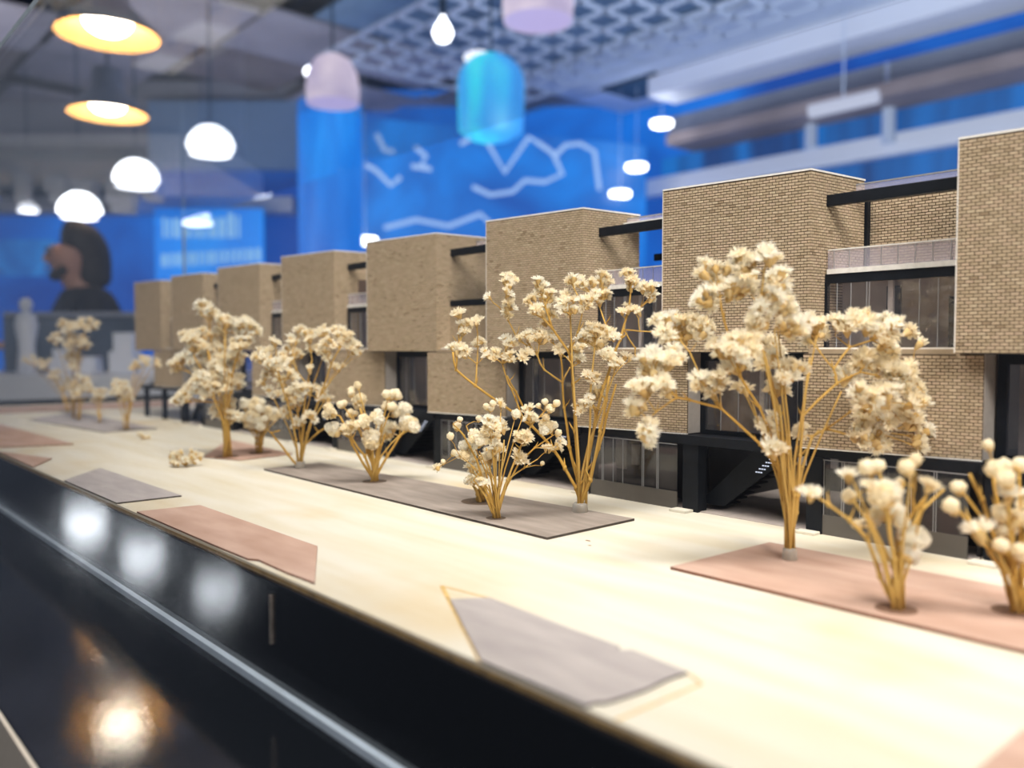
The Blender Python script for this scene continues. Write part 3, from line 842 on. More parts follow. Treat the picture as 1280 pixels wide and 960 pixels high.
def house(x0, label, bay="window", single=0, back='brick', ret=0.482, gf='glazed', niche=False, scale=1.0, last=False):
    s = scale
    h = empty('model_house', (x0, 0.425, 0)); tag(h, label, 'model building', 'row of tan brick model houses')
    oy = -0.425

    def P(*pts): return [(u_ * s, y_ + oy) for u_, y_ in pts]

    def bx(name, u0, u1, y0, y1, z0, z1, mat, par=h, bev=0):
        return MB().box(u0 * s, u1 * s, y0 + oy, y1 + oy, z0, z1).build(name, mat, par, bevel=bev)
    T = 0.1972
    # upper brick box
    f0, f1, r1, r0 = (0, 0.4205), (0.0925, 0.4310), (0.0975, ret), (0.004, ret)
    MB().prism(P(f0, f1, r1, r0), 0.0978, T).build('box_core', M['mortar'], h)
    brick_wall(h, P(f0)[0], P(f1)[0], 0.0982, T - 0.0004, single)
    brick_wall(h, P(f1)[0], P(r1)[0], 0.0982 if bay != 'window' else 0.0982, T - 0.0004)
    MB().prism(P((-0.0004, 0.4200), (0.0929, 0.4305), (0.0980, ret + .0004), (0.0035, ret + .0004)), T, T + 0.0010).build('roof_edge', M['paper'], h)
    bx('corner_edge', -0.0006, 0.0000, 0.4203, 0.4225, 0.0982, T, M['paper'])
    # brick band under the bay sill, flush with the lower panel
    MB().prism(P((0.0925, 0.4310), (0.1050, 0.4300), (0.1715, 0.4300), (0.1715, 0.445), (0.0925, 0.445)), 0.0955, 0.0998).build('string_course', M['sand'], h)
    # bay
    bay_y = 0.445
    bx('roof_beam', 0.0925, 0.1715, bay_y, bay_y + 0.004, 0.1790, 0.1852, M['black'], bev=0.0003)
    bx('roof_edge_strip', 0.0985, 0.1715, 0.4700, 0.4706, 0.1930, 0.1938, M['mullion'])
    bx('roof_upstand', 0.0985, 0.1715, 0.4701, 0.4705, 0.186, 0.1930, M['rail'])
    bx('bay_lintel', 0.0925, 0.1715, bay_y - 0.0005, bay_y + 0.003, 0.1362, 0.1413, M['black'], bev=0.0002)
    if bay == 'window':
        bx('terrace_slab', 0.0955, 0.1715, bay_y - 0.001, 0.500, 0.1413, 0.1440, M['paper'])
        rl = bx('balustrade', 0.0955, 0.1715, bay_y, bay_y + 0.0006, 0.1440, 0.1542, M['rail'])
        bx('top_rail', 0.0955, 0.1715, bay_y - 0.0002, bay_y + 0.0008, 0.1542, 0.1549, M['paper'], rl)
        for k in range(9):
            bx('baluster', 0.0990 + k * 0.0088, 0.0993 + k * 0.0088, bay_y - 0.0003, bay_y, 0.1440, 0.1542, M['mullion'], rl)
        wn = bx('bay_frame', 0.0925, 0.0955, bay_y - 0.0006, bay_y + 0.003, 0.1000, 0.1362, M['black'])
        bx('pane', 0.0955, 0.1712, bay_y, bay_y + 0.0005, 0.1000, 0.1362, M['glass'], wn)
        for k_ in (0.1011, 0.1090, 0.1178, 0.1192, 0.1455, 0.1548, 0.1639):
            bx('mullion', k_, k_ + 0.0004, bay_y - 0.0003, bay_y, 0.1005, 0.1360, M['mullion'], wn)
        bx('white_post', 0.1275, 0.1300, bay_y + 0.004, bay_y + 0.0065, 0.100, 0.1362, M['paper'])
        bx('bay_sill', 0.0930, 0.1715, bay_y - 0.0095, bay_y, 0.0998, 0.1007, M['paper'])
        bx('room_wall', 0.094, 0.1715, 0.462, 0.464, 0.100, 0.1413, M['inner'])
        for a_, b_, z_ in ((0.1175, 0.125, 0.134), (0.150, 0.157, 0.127), (0.160, 0.1645, 0.127)):
            bx('room_door', a_ + 0.004, b_ + 0.004, 0.4605, 0.4618, 0.100, z_, M['black'])
    else:
        brick_wall(h, P((0.0935, bay_y))[0], P((0.1715, bay_y))[0], 0.1000, 0.1360)
        bx('bay_infill', 0.0935, 0.1715, bay_y + 0.0001, bay_y + 0.003, 0.1000, 0.1362, M['mortar'])
        bx('bay_sill', 0.0930, 0.1715, bay_y - 0.0095, bay_y, 0.0998, 0.1007, M['paper'])
    if back == 'brick':
        brick_wall(h, P((0.0985, 0.4870))[0], P((0.176, 0.4870))[0], 0.144, 0.1905)
        bx('rear_wall_core', 0.0985, 0.176, 0.4871, 0.490, 0.10, 0.1905, M['mortar'])
        bx('shadow_gap', 0.0955, 0.0992, 0.483, 0.4868, 0.144, 0.1905, M['black'])
    elif back == 'open':
        bx('rear_beam', 0.0985, 0.176, 0.5006, 0.503, 0.1655, 0.1705, M['black'])
        bx('rear_ledge', 0.0985, 0.176, 0.4966, 0.503, 0.140, 0.144, M['black'])
        for k_ in (0.128, 0.150):
            bx('rear_mullion', k_, k_ + 0.0012, 0.500, 0.5015, 0.144, 0.1655, M['black'])
        bx('terrace_ceiling', 0.0985, 0.1715, 0.466, 0.500, 0.1885, 0.190, M['paper'])
    if niche:
        d_ = Vector((r1[0] - f1[0], r1[1] - f1[1], 0)).normalized()
        a_ = Vector((f1[0], f1[1], 0)) + d_ * 0.026; b_ = Vector((f1[0], f1[1], 0)) + d_ * 0.050
        MB().prism(P((a_.x, a_.y), (a_.x + 0.0008, a_.y), (b_.x + 0.0008, b_.y), (b_.x, b_.y)), 0.150, 0.170).build('side_opening', M['brown'], h)
    # first floor: brick panel and recessed window
    g0, g1 = (0.0965, 0.4188), (0.1815, 0.4318)
    MB().prism(P(g0, g1, (0.1815, 0.449), (0.0965, 0.449)), 0.0472, 0.0974).build('panel_core', M['mortar'], h)
    MB().prism(P((0.1815, 0.4325), (0.1820, 0.4325), (0.1820, 0.449), (0.1815, 0.449)), 0.0472, 0.0974).build('panel_end', M['greycard'], h)
    brick_wall(h, P(g0)[0], P(g1)[0], 0.0474, 0.0970)
    MB().prism(P((0.0963, 0.4183), (0.1817, 0.4313), (0.1817, 0.4325), (0.0963, 0.4195)), 0.0466, 0.0472).build('panel_edge', M['paper'], h)
    wf = empty('window', (0, 0, 0)); wf.parent = h
    f = MB(); wy = 0.4445
    f.box(0.0105 * s, 0.0145 * s, wy + oy, wy + 0.004 + oy, 0.047, 0.0974)
    f.box(0.0930 * s, 0.0965 * s, wy + oy, wy + 0.004 + oy, 0.047, 0.0974)
    f.box(0.0145 * s, 0.0930 * s, wy + oy, wy + 0.004 + oy, 0.0925, 0.0974)
    f.box(0.0145 * s, 0.0930 * s, wy + oy, wy + 0.004 + oy, 0.047, 0.0492)
    bpy.data.objects.remove(wf)
    wf = f.build('window_frame', M['black'], h)
    bx('pane', 0.0145, 0.0930, wy + 0.001, wy + 0.0015, 0.0492, 0.0925, M['glass'], wf)
    for k_ in (0.026, 0.0385, 0.058, 0.0600, 0.078):
        bx('mullion', k_, k_ + 0.0004, wy + 0.0006, wy + 0.001, 0.0492, 0.0925, M['mullion'], wf)
    bx('curtain', 0.0500, 0.0530, wy + 0.006, wy + 0.008, 0.0492, 0.0925, M['paper'])
    bx('inner_screen', 0.0145, 0.0930, 0.462, 0.4635, 0.0430, 0.0974, M['inner'])
    bx('inner_door', 0.062, 0.078, 0.460, 0.4615, 0.0492, 0.088, M['black'])
    bx('floor_slab', 0.0105, 0.1825, 0.4262, 0.50, 0.0415, 0.0466, M['black'])
    bx('lintel', 0.0105, 0.0965, 0.4240, 0.4262, 0.0415, 0.0470, M['black'])
    # ground floor
    gy = 0.4265
    if gf == 'open':
        for k_ in (0.0190, 0.105, 0.188):
            bx('column', k_, k_ + 0.006, gy, gy + 0.006, 0, 0.0470, M['black'])
        bx('ceiling_slab', 0.003, 0.1825, 0.44, 0.55, 0.0470, 0.0500, M['black'])
    else:
        bx('post', 0.0125, 0.0240, gy - 0.001, gy + 0.008, 0, 0.0415, M['black'])
        bx('post', 0.0955, 0.1045, gy - 0.001, gy + 0.008, 0, 0.0415, M['black'])
        gl_ = bx('ground_floor_glazing', 0.1045, 0.1780, gy, gy + 0.0006, 0.0108, 0.0415, M['glassd'])
        bx('spandrel', 0.1045, 0.1780, gy - 0.0002, gy + 0.0008, 0.0, 0.0108, M['spandrel'])
        bx('glazing_edge', 0.1047, 0.1780, gy - 0.0004, gy, 0.0401, 0.0406, M['mullion'], gl_)
        for k_ in (0.1050, 0.1150, 0.1162, 0.1250, 0.1335, 0.1500, 0.1512, 0.1620, 0.1632):
            bx('mullion', k_, k_ + 0.00035, gy - 0.0003, gy, 0.0108, 0.0401, M['mullion'], gl_)
        bx('lobby_wall', 0.103, 0.182, 0.455, 0.457, 0.0, 0.0415, M['dark'])
        bx('white_curtain', 0.1065, 0.116, 0.4500, 0.4515, 0.016, 0.0375, M['paper'])
        bx('white_curtain', 0.121, 0.127, 0.4500, 0.4515, 0.020, 0.0340, M['paper'])
        # entrance with black stair
        bx('lobby_floor', 0.012, 0.182, 0.428, 0.56, 0.0, 0.0006, M['inner'])
        st = MB()
        ox = 0.030
        sh = [(0.012, 0.004), (0.030, 0.004), (0.076, 0.040), (0.076, 0.0415), (0.052, 0.0415)]
        y0_, y1_ = 0.438 + oy, 0.4395 + oy
        n_ = len(sh)
        vs = [(a_ * s + 0.004, y0_, b_) for a_, b_ in sh] + [(a_ * s + 0.004, y1_, b_) for a_, b_ in sh]
        st.add(vs, [tuple(range(n_)), tuple(range(2 * n_ - 1, n_ - 1, -1))] + [(i, i + n_, (i + 1) % n_ + n_, (i + 1) % n_) for i in range(n_)])
        so = st.build('stair_screen', M['black'], h)
        for k in range(10):
            a_ = 0.028 + k * 0.0048; z_ = 0.004 + k * 0.0037
            bx('stair_tread', a_, a_ + 0.0062, 0.4400, 0.4560, z_, z_ + 0.0010, M['black'], so)
        for k in range(5):
            zz = 0.0355 - k * 0.0021; a_ = 0.0650 - k * 0.0022
            for j in range(3):
                bx('step_light', a_ + j * 0.0016, a_ + j * 0.0016 + 0.0010, 0.4374, 0.4379, zz, zz + 0.0007, m_steplight, so)
        bx('far_room_light_card', 0.020, 0.050, 0.548, 0.549, 0.018, 0.034, M['paper'])  # white card stands in for light at the back of the lobby
        # door steps
        bx('door_step', 0.0085, 0.0210, 0.4170, 0.4252, 0.0, 0.0016, M['ply'], bev=0.0003)
        bx('door_step', 0.0930, 0.1040, 0.4185, 0.4252, 0.0, 0.0016, M['ply'], bev=0.0003)
        bx('party_wall', 0.1795, 0.1812, 0.434, 0.56, 0, 0.0415, M['dark'])
    # rear body
    if gf != 'open':
        bx('rear_body', 0.002, 0.1735, 0.5602, 0.562, 0.0, 0.140, M['dark'])
    return h


m_steplight = emis('step_light', (0.8, 0.85, 1.0), 0.8)
house(-0.1602, 'tan brick house cut by the right picture edge, nearest of the row', 'window', 300)
house(-0.3331, 'tan brick house behind the tallest flower tree, with glass-railed terrace', 'window')
house(-0.5037, 'tan brick house behind the twin-stemmed flower tree, blue seen through its terrace', 'window', back='open', ret=0.485)
house(-0.6753, 'tan brick house with bricked-up bay, fourth from the right edge', 'infill', back='none', ret=0.4927)
house(-0.8456, 'tan brick house behind the thin flower tree, dark niche beside its terrace', 'window', niche=True, back='brick')
house(-1.0142, 'tan brick house behind the bushy flower tree, third from the far end', 'window', niche=True)
house(-1.1700, 'small far tan brick house with plain bricked bay, second from the far end', 'infill', back='none', scale=0.89)
house(-1.3220, 'farthest tan brick house, raised on black columns over an open ground floor', 'window', gf='open', scale=0.865, last=True)

# ------------------------------------------------------------------ dried flowers
def petal_strip(mb, base, dirv, side, L, W, curl, mi=0):
    """one narrow petal with a forked, ragged tip"""
    a = base + side * (W * 0.22); b = base - side * (W * 0.22)
    mid = base + dirv * (L * 0.6) + curl * 0.25
    c = mid + side * (W * 0.5); d = mid - side * (W * 0.5)
    tip = base + dirv * L + curl
    e = tip + side * (W * 0.40); f = tip - side * (W * 0.45) - dirv * (L * 0.1)
    g_ = (c + d) * 0.5 + (tip - mid) * 0.45
    mb.add([a, b, c, d, e, f, g_], [(0, 1, 3, 2), (2, 3, 6), (2, 6, 4), (3, 5, 6)], mi)


def blossom_mesh(seed, npet=84, spread=1.25, white=False):
    rn = random.Random(seed)
    mb = MB()
    mb.lathe([(0.0, -1.15), (0.08, -1.1), (0.24, -0.85), (0.38, -0.50), (0.43, -0.22), (0.34, -0.05), (0, 0.0)], 8, 1)
    for i in range(npet):
        th = rn.uniform(0, 2 * math.pi)
        ph = spread * math.sqrt((i + 0.5) / npet) * rn.uniform(0.85, 1.12)
        d = Vector((math.sin(ph) * math.cos(th), math.sin(ph) * math.sin(th), math.cos(ph)))
        s_ = d.cross(Vector((rn.uniform(-1, 1), rn.uniform(-1, 1), rn.uniform(-1, 1)))).normalized()
        L = rn.uniform(0.55, 1.08)
        base = Vector((math.cos(th) * 0.34 * math.sin(ph), math.sin(th) * 0.34 * math.sin(ph), -0.28 + rn.uniform(0, 0.12)))
        cu = Vector((rn.uniform(-.18, .18), rn.uniform(-.18, .18), rn.uniform(-0.15, 0.1)))
        petal_strip(mb, base, d, s_, L, rn.uniform(0.16, 0.30), cu, 0)
    return mb.mesh('flower_head', [M['petalw'] if white else M['petal'], M['calyx']], True)


def ball_mesh(seed, bud=False):
    rn = random.Random(seed)
    mb = MB()
    mb.lathe([(0.0, -1.15), (0.10, -1.08), (0.34, -0.92), (0.55, -0.70), (0.45, -0.55), (0.0, -0.5)], 9, 1)
    nl, nk = 9, 14
    b = len(mb.v)
    for i in range(nl + 1):
        for k_ in range(nk):
            th = 2 * math.pi * k_ / nk; ph = math.pi * i / nl
            rr = (0.80 + rn.uniform(-0.05, 0.07)) * (1 + (0.06 * math.sin(3 * th + i) if not bud else 0.03 * math.sin(5 * th)))
            mb.v.append((rr * math.sin(ph) * math.cos(th), rr * math.sin(ph) * math.sin(th), -rr * math.cos(ph) * (0.95 if not bud else 0.9)))
    for i in range(nl):
        for k_ in range(nk):
            mb.f.append((b + i * nk + k_, b + i * nk + (k_ + 1) % nk, b + (i + 1) * nk + (k_ + 1) % nk, b + (i + 1) * nk + k_))
            mb.m.append(0)
    for i in range(22 if bud else 110):
        z_ = rn.uniform(-0.4, 1); th = rn.uniform(0, 2 * math.pi); q_ = math.sqrt(1 - z_ * z_)
        nn = Vector((q_ * math.cos(th), q_ * math.sin(th), z_))
        tng = nn.cross(Vector((rn.uniform(-1, 1), rn.uniform(-1, 1), rn.uniform(-1, 1)))).normalized()
        s_ = nn.cross(tng)
        petal_strip(mb, nn * 0.74 - tng * 0.1, (tng * 0.7 + nn * (0.25 if bud else 0.85)).normalized(), s_, rn.uniform(0.3, 0.5), rn.uniform(0.22, 0.36), Vector((0, 0, 0)), 0)
    return mb.mesh('flower_head', [M['petalb'] if (bud or seed % 2) else M['petalw'], M['calyx']], True)


BLOSSOM = [blossom_mesh(i, 84, random.uniform(1.05, 1.45), i % 2 == 0) for i in range(6)]
DRY = [blossom_mesh(20 + i, 40, 0.75) for i in range(3)]
BALL = [ball_mesh(i) for i in range(4)]
BUD = [ball_mesh(10 + i, True) for i in range(3)]


def curve_pts(a, b, sag, n=5, jit=0.0, rn=random):
    out_ = []
    for i in range(n + 1):
        t_ = i / n
        p_ = a.lerp(b, t_) + sag * (4 * t_ * (1 - t_))
        if 0 < i < n and jit: p_ += Vector((rn.uniform(-jit, jit), rn.uniform(-jit, jit), rn.uniform(-jit, jit)))
        out_.append(p_)
    return out_


def plant(name, label, base_px, clusters, skeleton, hr, stem_r, group, dspread=0.022, ferrule=False, bundle=8,
          bundle_h=0.03, seed=1, kinds='blossom', split_px=None, lie=False, depth=None, fan=1.0, cat='dried flower'):
    """clusters: (u, v, ru, rv, n [, kind [, size]]) in picture coordinates at the depth of the plant's foot"""
    rn = random.Random(seed)
    foot = onz(*base_px, 0.0012) if depth is None else at(base_px[0], base_px[1], depth)
    D = depth_of(foot)
    e = empty(name, foot); tag(e, label, cat, group)
    nodes = []      # (u, v, depth offset, point, radius)

    def loc(u, v, dd): return at(u, v, D + dd)
    bu, bv = base_px
    top_v = bv - bundle_h * F / D
    # main stems from the skeleton
    for si, pl in enumerate(skeleton):
        dd_end = rn.uniform(-dspread, dspread)
        pts = []
        n = len(pl)
        first = nodes and (abs(pl[0][0] - bu) > 14 or abs(pl[0][1] - bv) > 40)
        d0 = 0.0; r0 = stem_r
        if first:   # starts on an existing branch
            q_ = min(nodes, key=lambda nd: (nd[0] - pl[0][0]) ** 2 + (nd[1] - pl[0][1]) ** 2)
            d0 = q_[2]; r0 = max(q_[4] * 0.85, stem_r * 0.5)
            pts.append(q_[3]); start = 1
            if (q_[0] - pl[0][0]) ** 2 + (q_[1] - pl[0][1]) ** 2 > 100: start = 0
        else:
            start = 0
        for i in range(start, n):
            t_ = i / max(1, n - 1)
            dd = d0 + (dd_end - d0) * t_
            u, v = pl[i]
            if i == 0 and not first:
                p_ = foot + Vector((rn.uniform(-1, 1), rn.uniform(-1, 1), 0)) * stem_r * 0.9
            else:
                p_ = loc(u, v, dd)
            pts.append(p_)
            nodes.append((u, v, dd, p_, r0 * (1 - 0.45 * t_)))
        # densify nodes
        for i in range(len(pts) - 1):
            pass
        rad = [r0 * (1 - 0.45 * i / max(1, len(pts) - 1)) for i in range(len(pts))]
        fine, fr_ = [], []
        for i in range(len(pts) - 1):
            for t_ in (0, 0.5):
                q_ = pts[i].lerp(pts[i + 1], t_)
                if t_: q_ += Vector((rn.uniform(-1, 1), rn.uniform(-1, 1), 0)) * stem_r * 0.5
                fine.append(q_); fr_.append(rad[i] * (1 - t_) + rad[i + 1] * t_)
        fine.append(pts[-1]); fr_.append(rad[-1])
        mb = MB(); mb.tube(fine, fr_, 7)
        for i, q_ in enumerate(pts[1:-1]):      # swollen joints with small bracts
            c = q_
            mb.tube([c - Z * rad[i + 1] * 1.6, c, c + Z * rad[i + 1] * 1.6], [rad[i + 1], rad[i + 1] * 1.45, rad[i + 1]], 7)
            sd = Vector((rn.uniform(-1, 1), rn.uniform(-1, 1), 0.9)).normalized()
            mb.tube([c, c + sd * stem_r * 3.5, c + sd * stem_r * 6 + Z * stem_r], [rad[i + 1] * .8, rad[i + 1] * .6, 0.00004], 4)
        o = mb.build('stem', M['stem'], e, True)
        inv(o)
    # extra straight stems that make the bundled foot
    hubs = []
    if bundle:
        hi = [c for c in clusters if abs(c[0] - bu) < (75 if D < 0.45 else 48)] or list(clusters)
        for k in range(bundle):
            c = hi[(k * 7 + seed) % len(hi)]
            fr = rn.uniform(0.80, 0.92)
            u = bu + (c[0] - bu) * fr; v = min(bv - 12, c[1] + c[3] + (bv - c[1]) * 0.06)
            dd = rn.uniform(-dspread, dspread) * 0.7
            a_ = foot + Vector((rn.uniform(-1, 1), rn.uniform(-1, 1), 0)) * stem_r * 2.6
            b_ = loc(u, v, dd)
            hgt = b_.z - a_.z
            off = Vector((b_.x - a_.x, b_.y - a_.y, 0))
            pts = [a_] + [a_ + Z * hgt * q_ + off * (q_ ** 1.7) + Vector((rn.uniform(-1, 1), rn.uniform(-1, 1), 0)) * stem_r * 0.9 for q_ in (0.25, 0.5, 0.75)] + [b_]
            mid = pts[2]
            mb = MB(); mb.tube(pts, [stem_r * 0.75, stem_r * 0.7, stem_r * 0.62, stem_r * 0.5, stem_r * 0.42], 6)
            inv(mb.build('stem', M['stem'], e, True))
            nodes.append((u, v, dd, b_, stem_r * 0.42)); nodes.append((bu + (u - bu) * 0.31, bv + (v - bv) * 0.5, dd * 0.31, mid, stem_r * 0.6)); nodes.append((bu + (u - bu) * 0.61, bv + (v - bv) * 0.75, dd * 0.61, pts[3], stem_r * 0.5))
    if not nodes: nodes.append((bu, bv, 0, foot, stem_r))
    tw = MB()
    heads = []
    for ci, c in enumerate(clusters):
        u, v, ru, rv, n = c[:5]
        kd = c[5] if len(c) > 5 else kinds
        sz = c[6] if len(c) > 6 else 1.0

        def cost(nd):
            dy = nd[1] - v
            return (nd[0] - u) ** 2 + (dy if dy > 0 else dy * 3) ** 2 + (900 if dy < 6 else 0)
        nd = min(nodes, key=cost)
        dd = max(-dspread, min(dspread, nd[2] + rn.uniform(-0.4, 0.4) * dspread))
        # cluster hub a bit below the cluster
        t_ = 0.62
        hu = nd[0] + (u - nd[0]) * t_; hv = nd[1] + (v + rv * 0.5 - nd[1]) * t_
        hub = loc(hu, hv, nd[2] + (dd - nd[2]) * t_)
        sag = Vector((rn.uniform(-1, 1), rn.uniform(-1, 1), rn.uniform(-0.4, 1))) * (hub - nd[3]).length * 0.06
        tw.tube(curve_pts(nd[3], hub, sag, 4, 0, rn), [min(nd[4] * 0.8, stem_r * 0.5)] * 2 + [stem_r * 0.33] * 3, 5)
        for j in range(n):
            if n == 1: ou, ov = 0, 0
            else:
                r_ = math.sqrt((j + 0.5) / n); th = j * 2.4 + ci
                ou, ov = ru * r_ * math.cos(th), rv * r_ * math.sin(th)
            hp_ = loc(u + ou, v + ov, dd + rn.uniform(-1, 1) * ru / F * D * 0.9)
            axis = (hp_ - hub).normalized()
            axis = (axis + Z * 0.5 + Vector((rn.uniform(-.7, .7), rn.uniform(-.7, .7), rn.uniform(-.2, .2)))).normalized()
            r2 = hr * sz * rn.uniform(0.82, 1.15)
            att = hp_ - axis * r2 * 0.95
            sag = Vector((rn.uniform(-1, 1), rn.uniform(-1, 1), 0)) * (att - hub).length * 0.12 - axis * 0.0
            tw.tube(curve_pts(hub, att, sag, 3, 0, rn), [stem_r * 0.3, stem_r * 0.26, stem_r * 0.22, stem_r * 0.3], 4)
            if kd == 'blossom': me = rn.choice(DRY) if rn.random() < 0.16 else rn.choice(BLOSSOM)
            elif kd == 'ball': me = rn.choice(BALL)
            else: me = rn.choice(BUD)
            o = bpy.data.objects.new('flower_head', me)
            heads.append(o)
            o.location = hp_ - foot
            o.rotation_mode = 'QUATERNION'
            o.rotation_quaternion = axis.to_track_quat('Z', 'Y') @ Quaternion((0, 0, 1), rn.uniform(0, 6.28))
            o.scale = (r2, r2, r2 * rn.uniform(0.85, 1.1))
    inv(tw.build('twigs', M['stem'], e, True))
    for o in heads:
        COL.objects.link(o); o.parent = e
    if ferrule:
        MB().lathe([(0, 0.0), (stem_r * 4.2, 0), (stem_r * 4.4, 0.001), (stem_r * 3.9, 0.005), (stem_r * 3.4, 0.0056), (0, 0.0056)], 18).build('glue_collar', M['glue'], e, True)
    else:
        MB().lathe([(stem_r * 8.5, 0.0003), (stem_r * 5.0, 0.0005), (0, 0.0006)], 14).build('glue_shade_spot', M['soot_shade'], e, True)  # sooty glue spot with the shade round the foot put into its colour
    return e


GT = 'dried flower trees on the model board'
GS = 'dried flower shrubs on the model board'
T1 = [(893, 343, 24, 18, 8), (929, 326, 14, 11, 5), (960, 316, 12, 9, 4), (937, 347, 12, 9, 3), (975, 349, 16, 14, 6), (921, 362, 20, 12, 6), (882, 372, 14, 16, 6),
      (964, 375, 18, 18, 7), (983, 382, 10, 12, 4), (829, 402, 14, 10, 5), (855, 408, 20, 18, 9), (875, 411, 14, 12, 4), (832, 418, 12, 8, 4),
      (816, 454, 22, 16, 8), (841, 447, 14, 12, 5), (803, 483, 14, 12, 5), (796, 506, 9, 7, 3), (809, 536, 10, 14, 5), (832, 483, 10, 10, 3),
      (905, 431, 20, 12, 7), (928, 431, 22, 15, 10), (954, 434, 20, 14, 9), (918, 454, 18, 12, 7), (964, 451, 14, 10, 4), (878, 474, 14, 12, 5), (900, 477, 10, 8, 3),
      (929, 482, 8, 8, 2), (973, 483, 11, 10, 4), (990, 460, 16, 14, 6), (993, 405, 22, 14, 8), (1016, 411, 14, 18, 7), (891, 487, 8, 8, 3), (960, 526, 14, 10, 4), (967, 559, 8, 8, 3), (1000, 539, 8, 8, 3),
      (1026, 400, 1, 1, 1), (1046, 400, 8, 5, 2), (1059, 405, 8, 6, 3), (1079, 398, 14, 12, 5), (1093, 411, 8, 8, 3), (1108, 398, 1, 1, 1), (1120, 405, 7, 12, 3), (1138, 413, 1, 1, 1), (1152, 428, 1, 1, 1), (1108, 431, 14, 8, 4),
      (1060, 466, 12, 9, 4), (1079, 451, 14, 12, 5), (1108, 461, 20, 12, 8), (1131, 464, 14, 12, 6), (1079, 493, 16, 14, 7), (1108, 493, 16, 14, 8), (1138, 483, 14, 12, 6), (1151, 500, 10, 10, 4),
      (1085, 520, 16, 14, 7), (1115, 516, 18, 12, 8), (1141, 526, 10, 14, 4), (1095, 549, 20, 14, 8), (1157, 543, 10, 7, 3), (1154, 556, 8, 6, 2), (1075, 546, 10, 10, 4), (948, 405, 14, 12, 4)]
S1 = [[(987, 700), (984, 640), (972, 585), (950, 555), (901, 510), (862, 500), (846, 497), (822, 470)],
      [(901, 510), (880, 480), (862, 440), (850, 425)], [(846, 497), (820, 515), (810, 525)],
      [(987, 700), (986, 640), (968, 560), (950, 510), (925, 470), (905, 400), (900, 370)],
      [(988, 700), (992, 620), (975, 520), (960, 460), (948, 420), (950, 380), (955, 340)],
      [(989, 700), (996, 620), (1000, 570), (1003, 520), (1046, 479), (1042, 461), (1062, 434), (1090, 425)],
      [(1042, 461), (1025, 440), (1012, 425)], [(1062, 434), (1044, 420)],
      [(990, 700), (996, 640), (1003, 585), (1015, 546), (1033, 536), (1065, 545), (1090, 540)],
      [(1046, 479), (1075, 465), (1100, 470), (1125, 480)], [(1033, 536), (1062, 515), (1100, 505)],
      [(988, 700), (985, 630), (980, 560), (968, 500), (962, 470)]]
plant('flower_tree', 'tallest dried flower tree, standing on the rose strip, right of centre', (987, 700), T1, S1, 0.0046, 0.00082, GT, 0.024, True, 13, seed=11)
T2 = [(571, 390, 5, 3, 2), (582, 405, 6, 5, 3), (597, 402, 5, 4, 2), (579, 415, 4, 4, 2), (599, 426, 6, 5, 3), (570, 435, 7, 6, 4), (580, 440, 6, 5, 3), (609, 370, 1, 1, 1), (637, 347, 8, 8, 4), (635, 361, 8, 6, 3),
      (636, 384, 9, 8, 4), (632, 392, 6, 4, 2), (635, 427, 8, 7, 4), (615, 442, 12, 7, 5), (627, 440, 8, 6, 3), (637, 445, 7, 6, 3), (656, 441, 7, 6, 3), (657, 420, 9, 8, 4), (675, 419, 15, 7, 7), (687, 420, 8, 6, 3),
      (675, 357, 9, 9, 5), (684, 370, 9, 9, 5), (662, 374, 7, 6, 3), (671, 387, 8, 6, 4), (684, 395, 11, 10, 6), (715, 347, 6, 5, 2), (732, 352, 14, 7, 7), (710, 370, 9, 8, 4), (702, 380, 7, 6, 3), (716, 387, 7, 6, 3),
      (732, 375, 10, 9, 5), (755, 347, 9, 9, 5), (750, 370, 10, 10, 6), (760, 362, 6, 5, 2), (787, 342, 8, 7, 4), (790, 355, 7, 9, 4), (810, 360, 11, 8, 6), (815, 370, 6, 5, 2), (782, 386, 7, 6, 3), (797, 387, 6, 5, 2),
      (745, 412, 13, 8, 7), (760, 417, 9, 8, 5), (730, 420, 9, 8, 4), (745, 430, 9, 7, 4), (760, 442, 10, 8, 5), (720, 435, 7, 6, 3), (722, 445, 7, 6, 4), (770, 455, 6, 5, 2), (784, 446, 6, 5, 2), (740, 470, 8, 8, 4),
      (745, 492, 8, 9, 6), (725, 507, 8, 7, 4), (700, 437, 6, 5, 2), (735, 500, 7, 7, 3)]
S2 = [[(724, 640), (720, 610), (706, 585), (692, 562), (664, 532), (645, 518), (594, 482), (570, 462), (566, 440)],
      [(594, 482), (596, 455), (597, 438)], [(570, 462), (574, 430), (574, 405)],
      [(655, 525), (645, 500), (635, 478), (628, 455)], [(660, 528), (645, 490), (634, 470)],
      [(725, 640), (722, 600), (712, 560), (705, 510), (703, 478), (700, 440)],
      [(703, 478), (680, 462), (672, 445), (645, 420), (636, 402), (630, 392)], [(703, 478), (712, 460), (722, 455)],
      [(726, 640), (723, 590), (719, 540), (716, 480), (711, 440), (690, 410), (682, 385)], [(711, 440), (722, 415), (728, 390)],
      [(728, 640), (732, 590), (745, 520), (754, 484), (765, 450), (775, 425), (785, 390), (788, 368)],
      [(775, 425), (757, 405), (750, 385)], [(785, 390), (800, 385), (812, 372)], [(780, 412), (800, 414), (822, 415)], [(783, 414), (794, 435), (796, 450)],
      [(727, 640), (738, 600), (750, 540), (758, 500), (762, 470)], [(730, 600), (748, 560), (758, 520), (770, 480)],
      [(745, 520), (738, 500), (738, 480)]]
plant('flower_tree', 'airy dried flower tree with thick bare branches in a clear glue collar, centre', (725, 640), T2, S2, 0.0037, 0.00112, GT, 0.024, True, 3, seed=5)
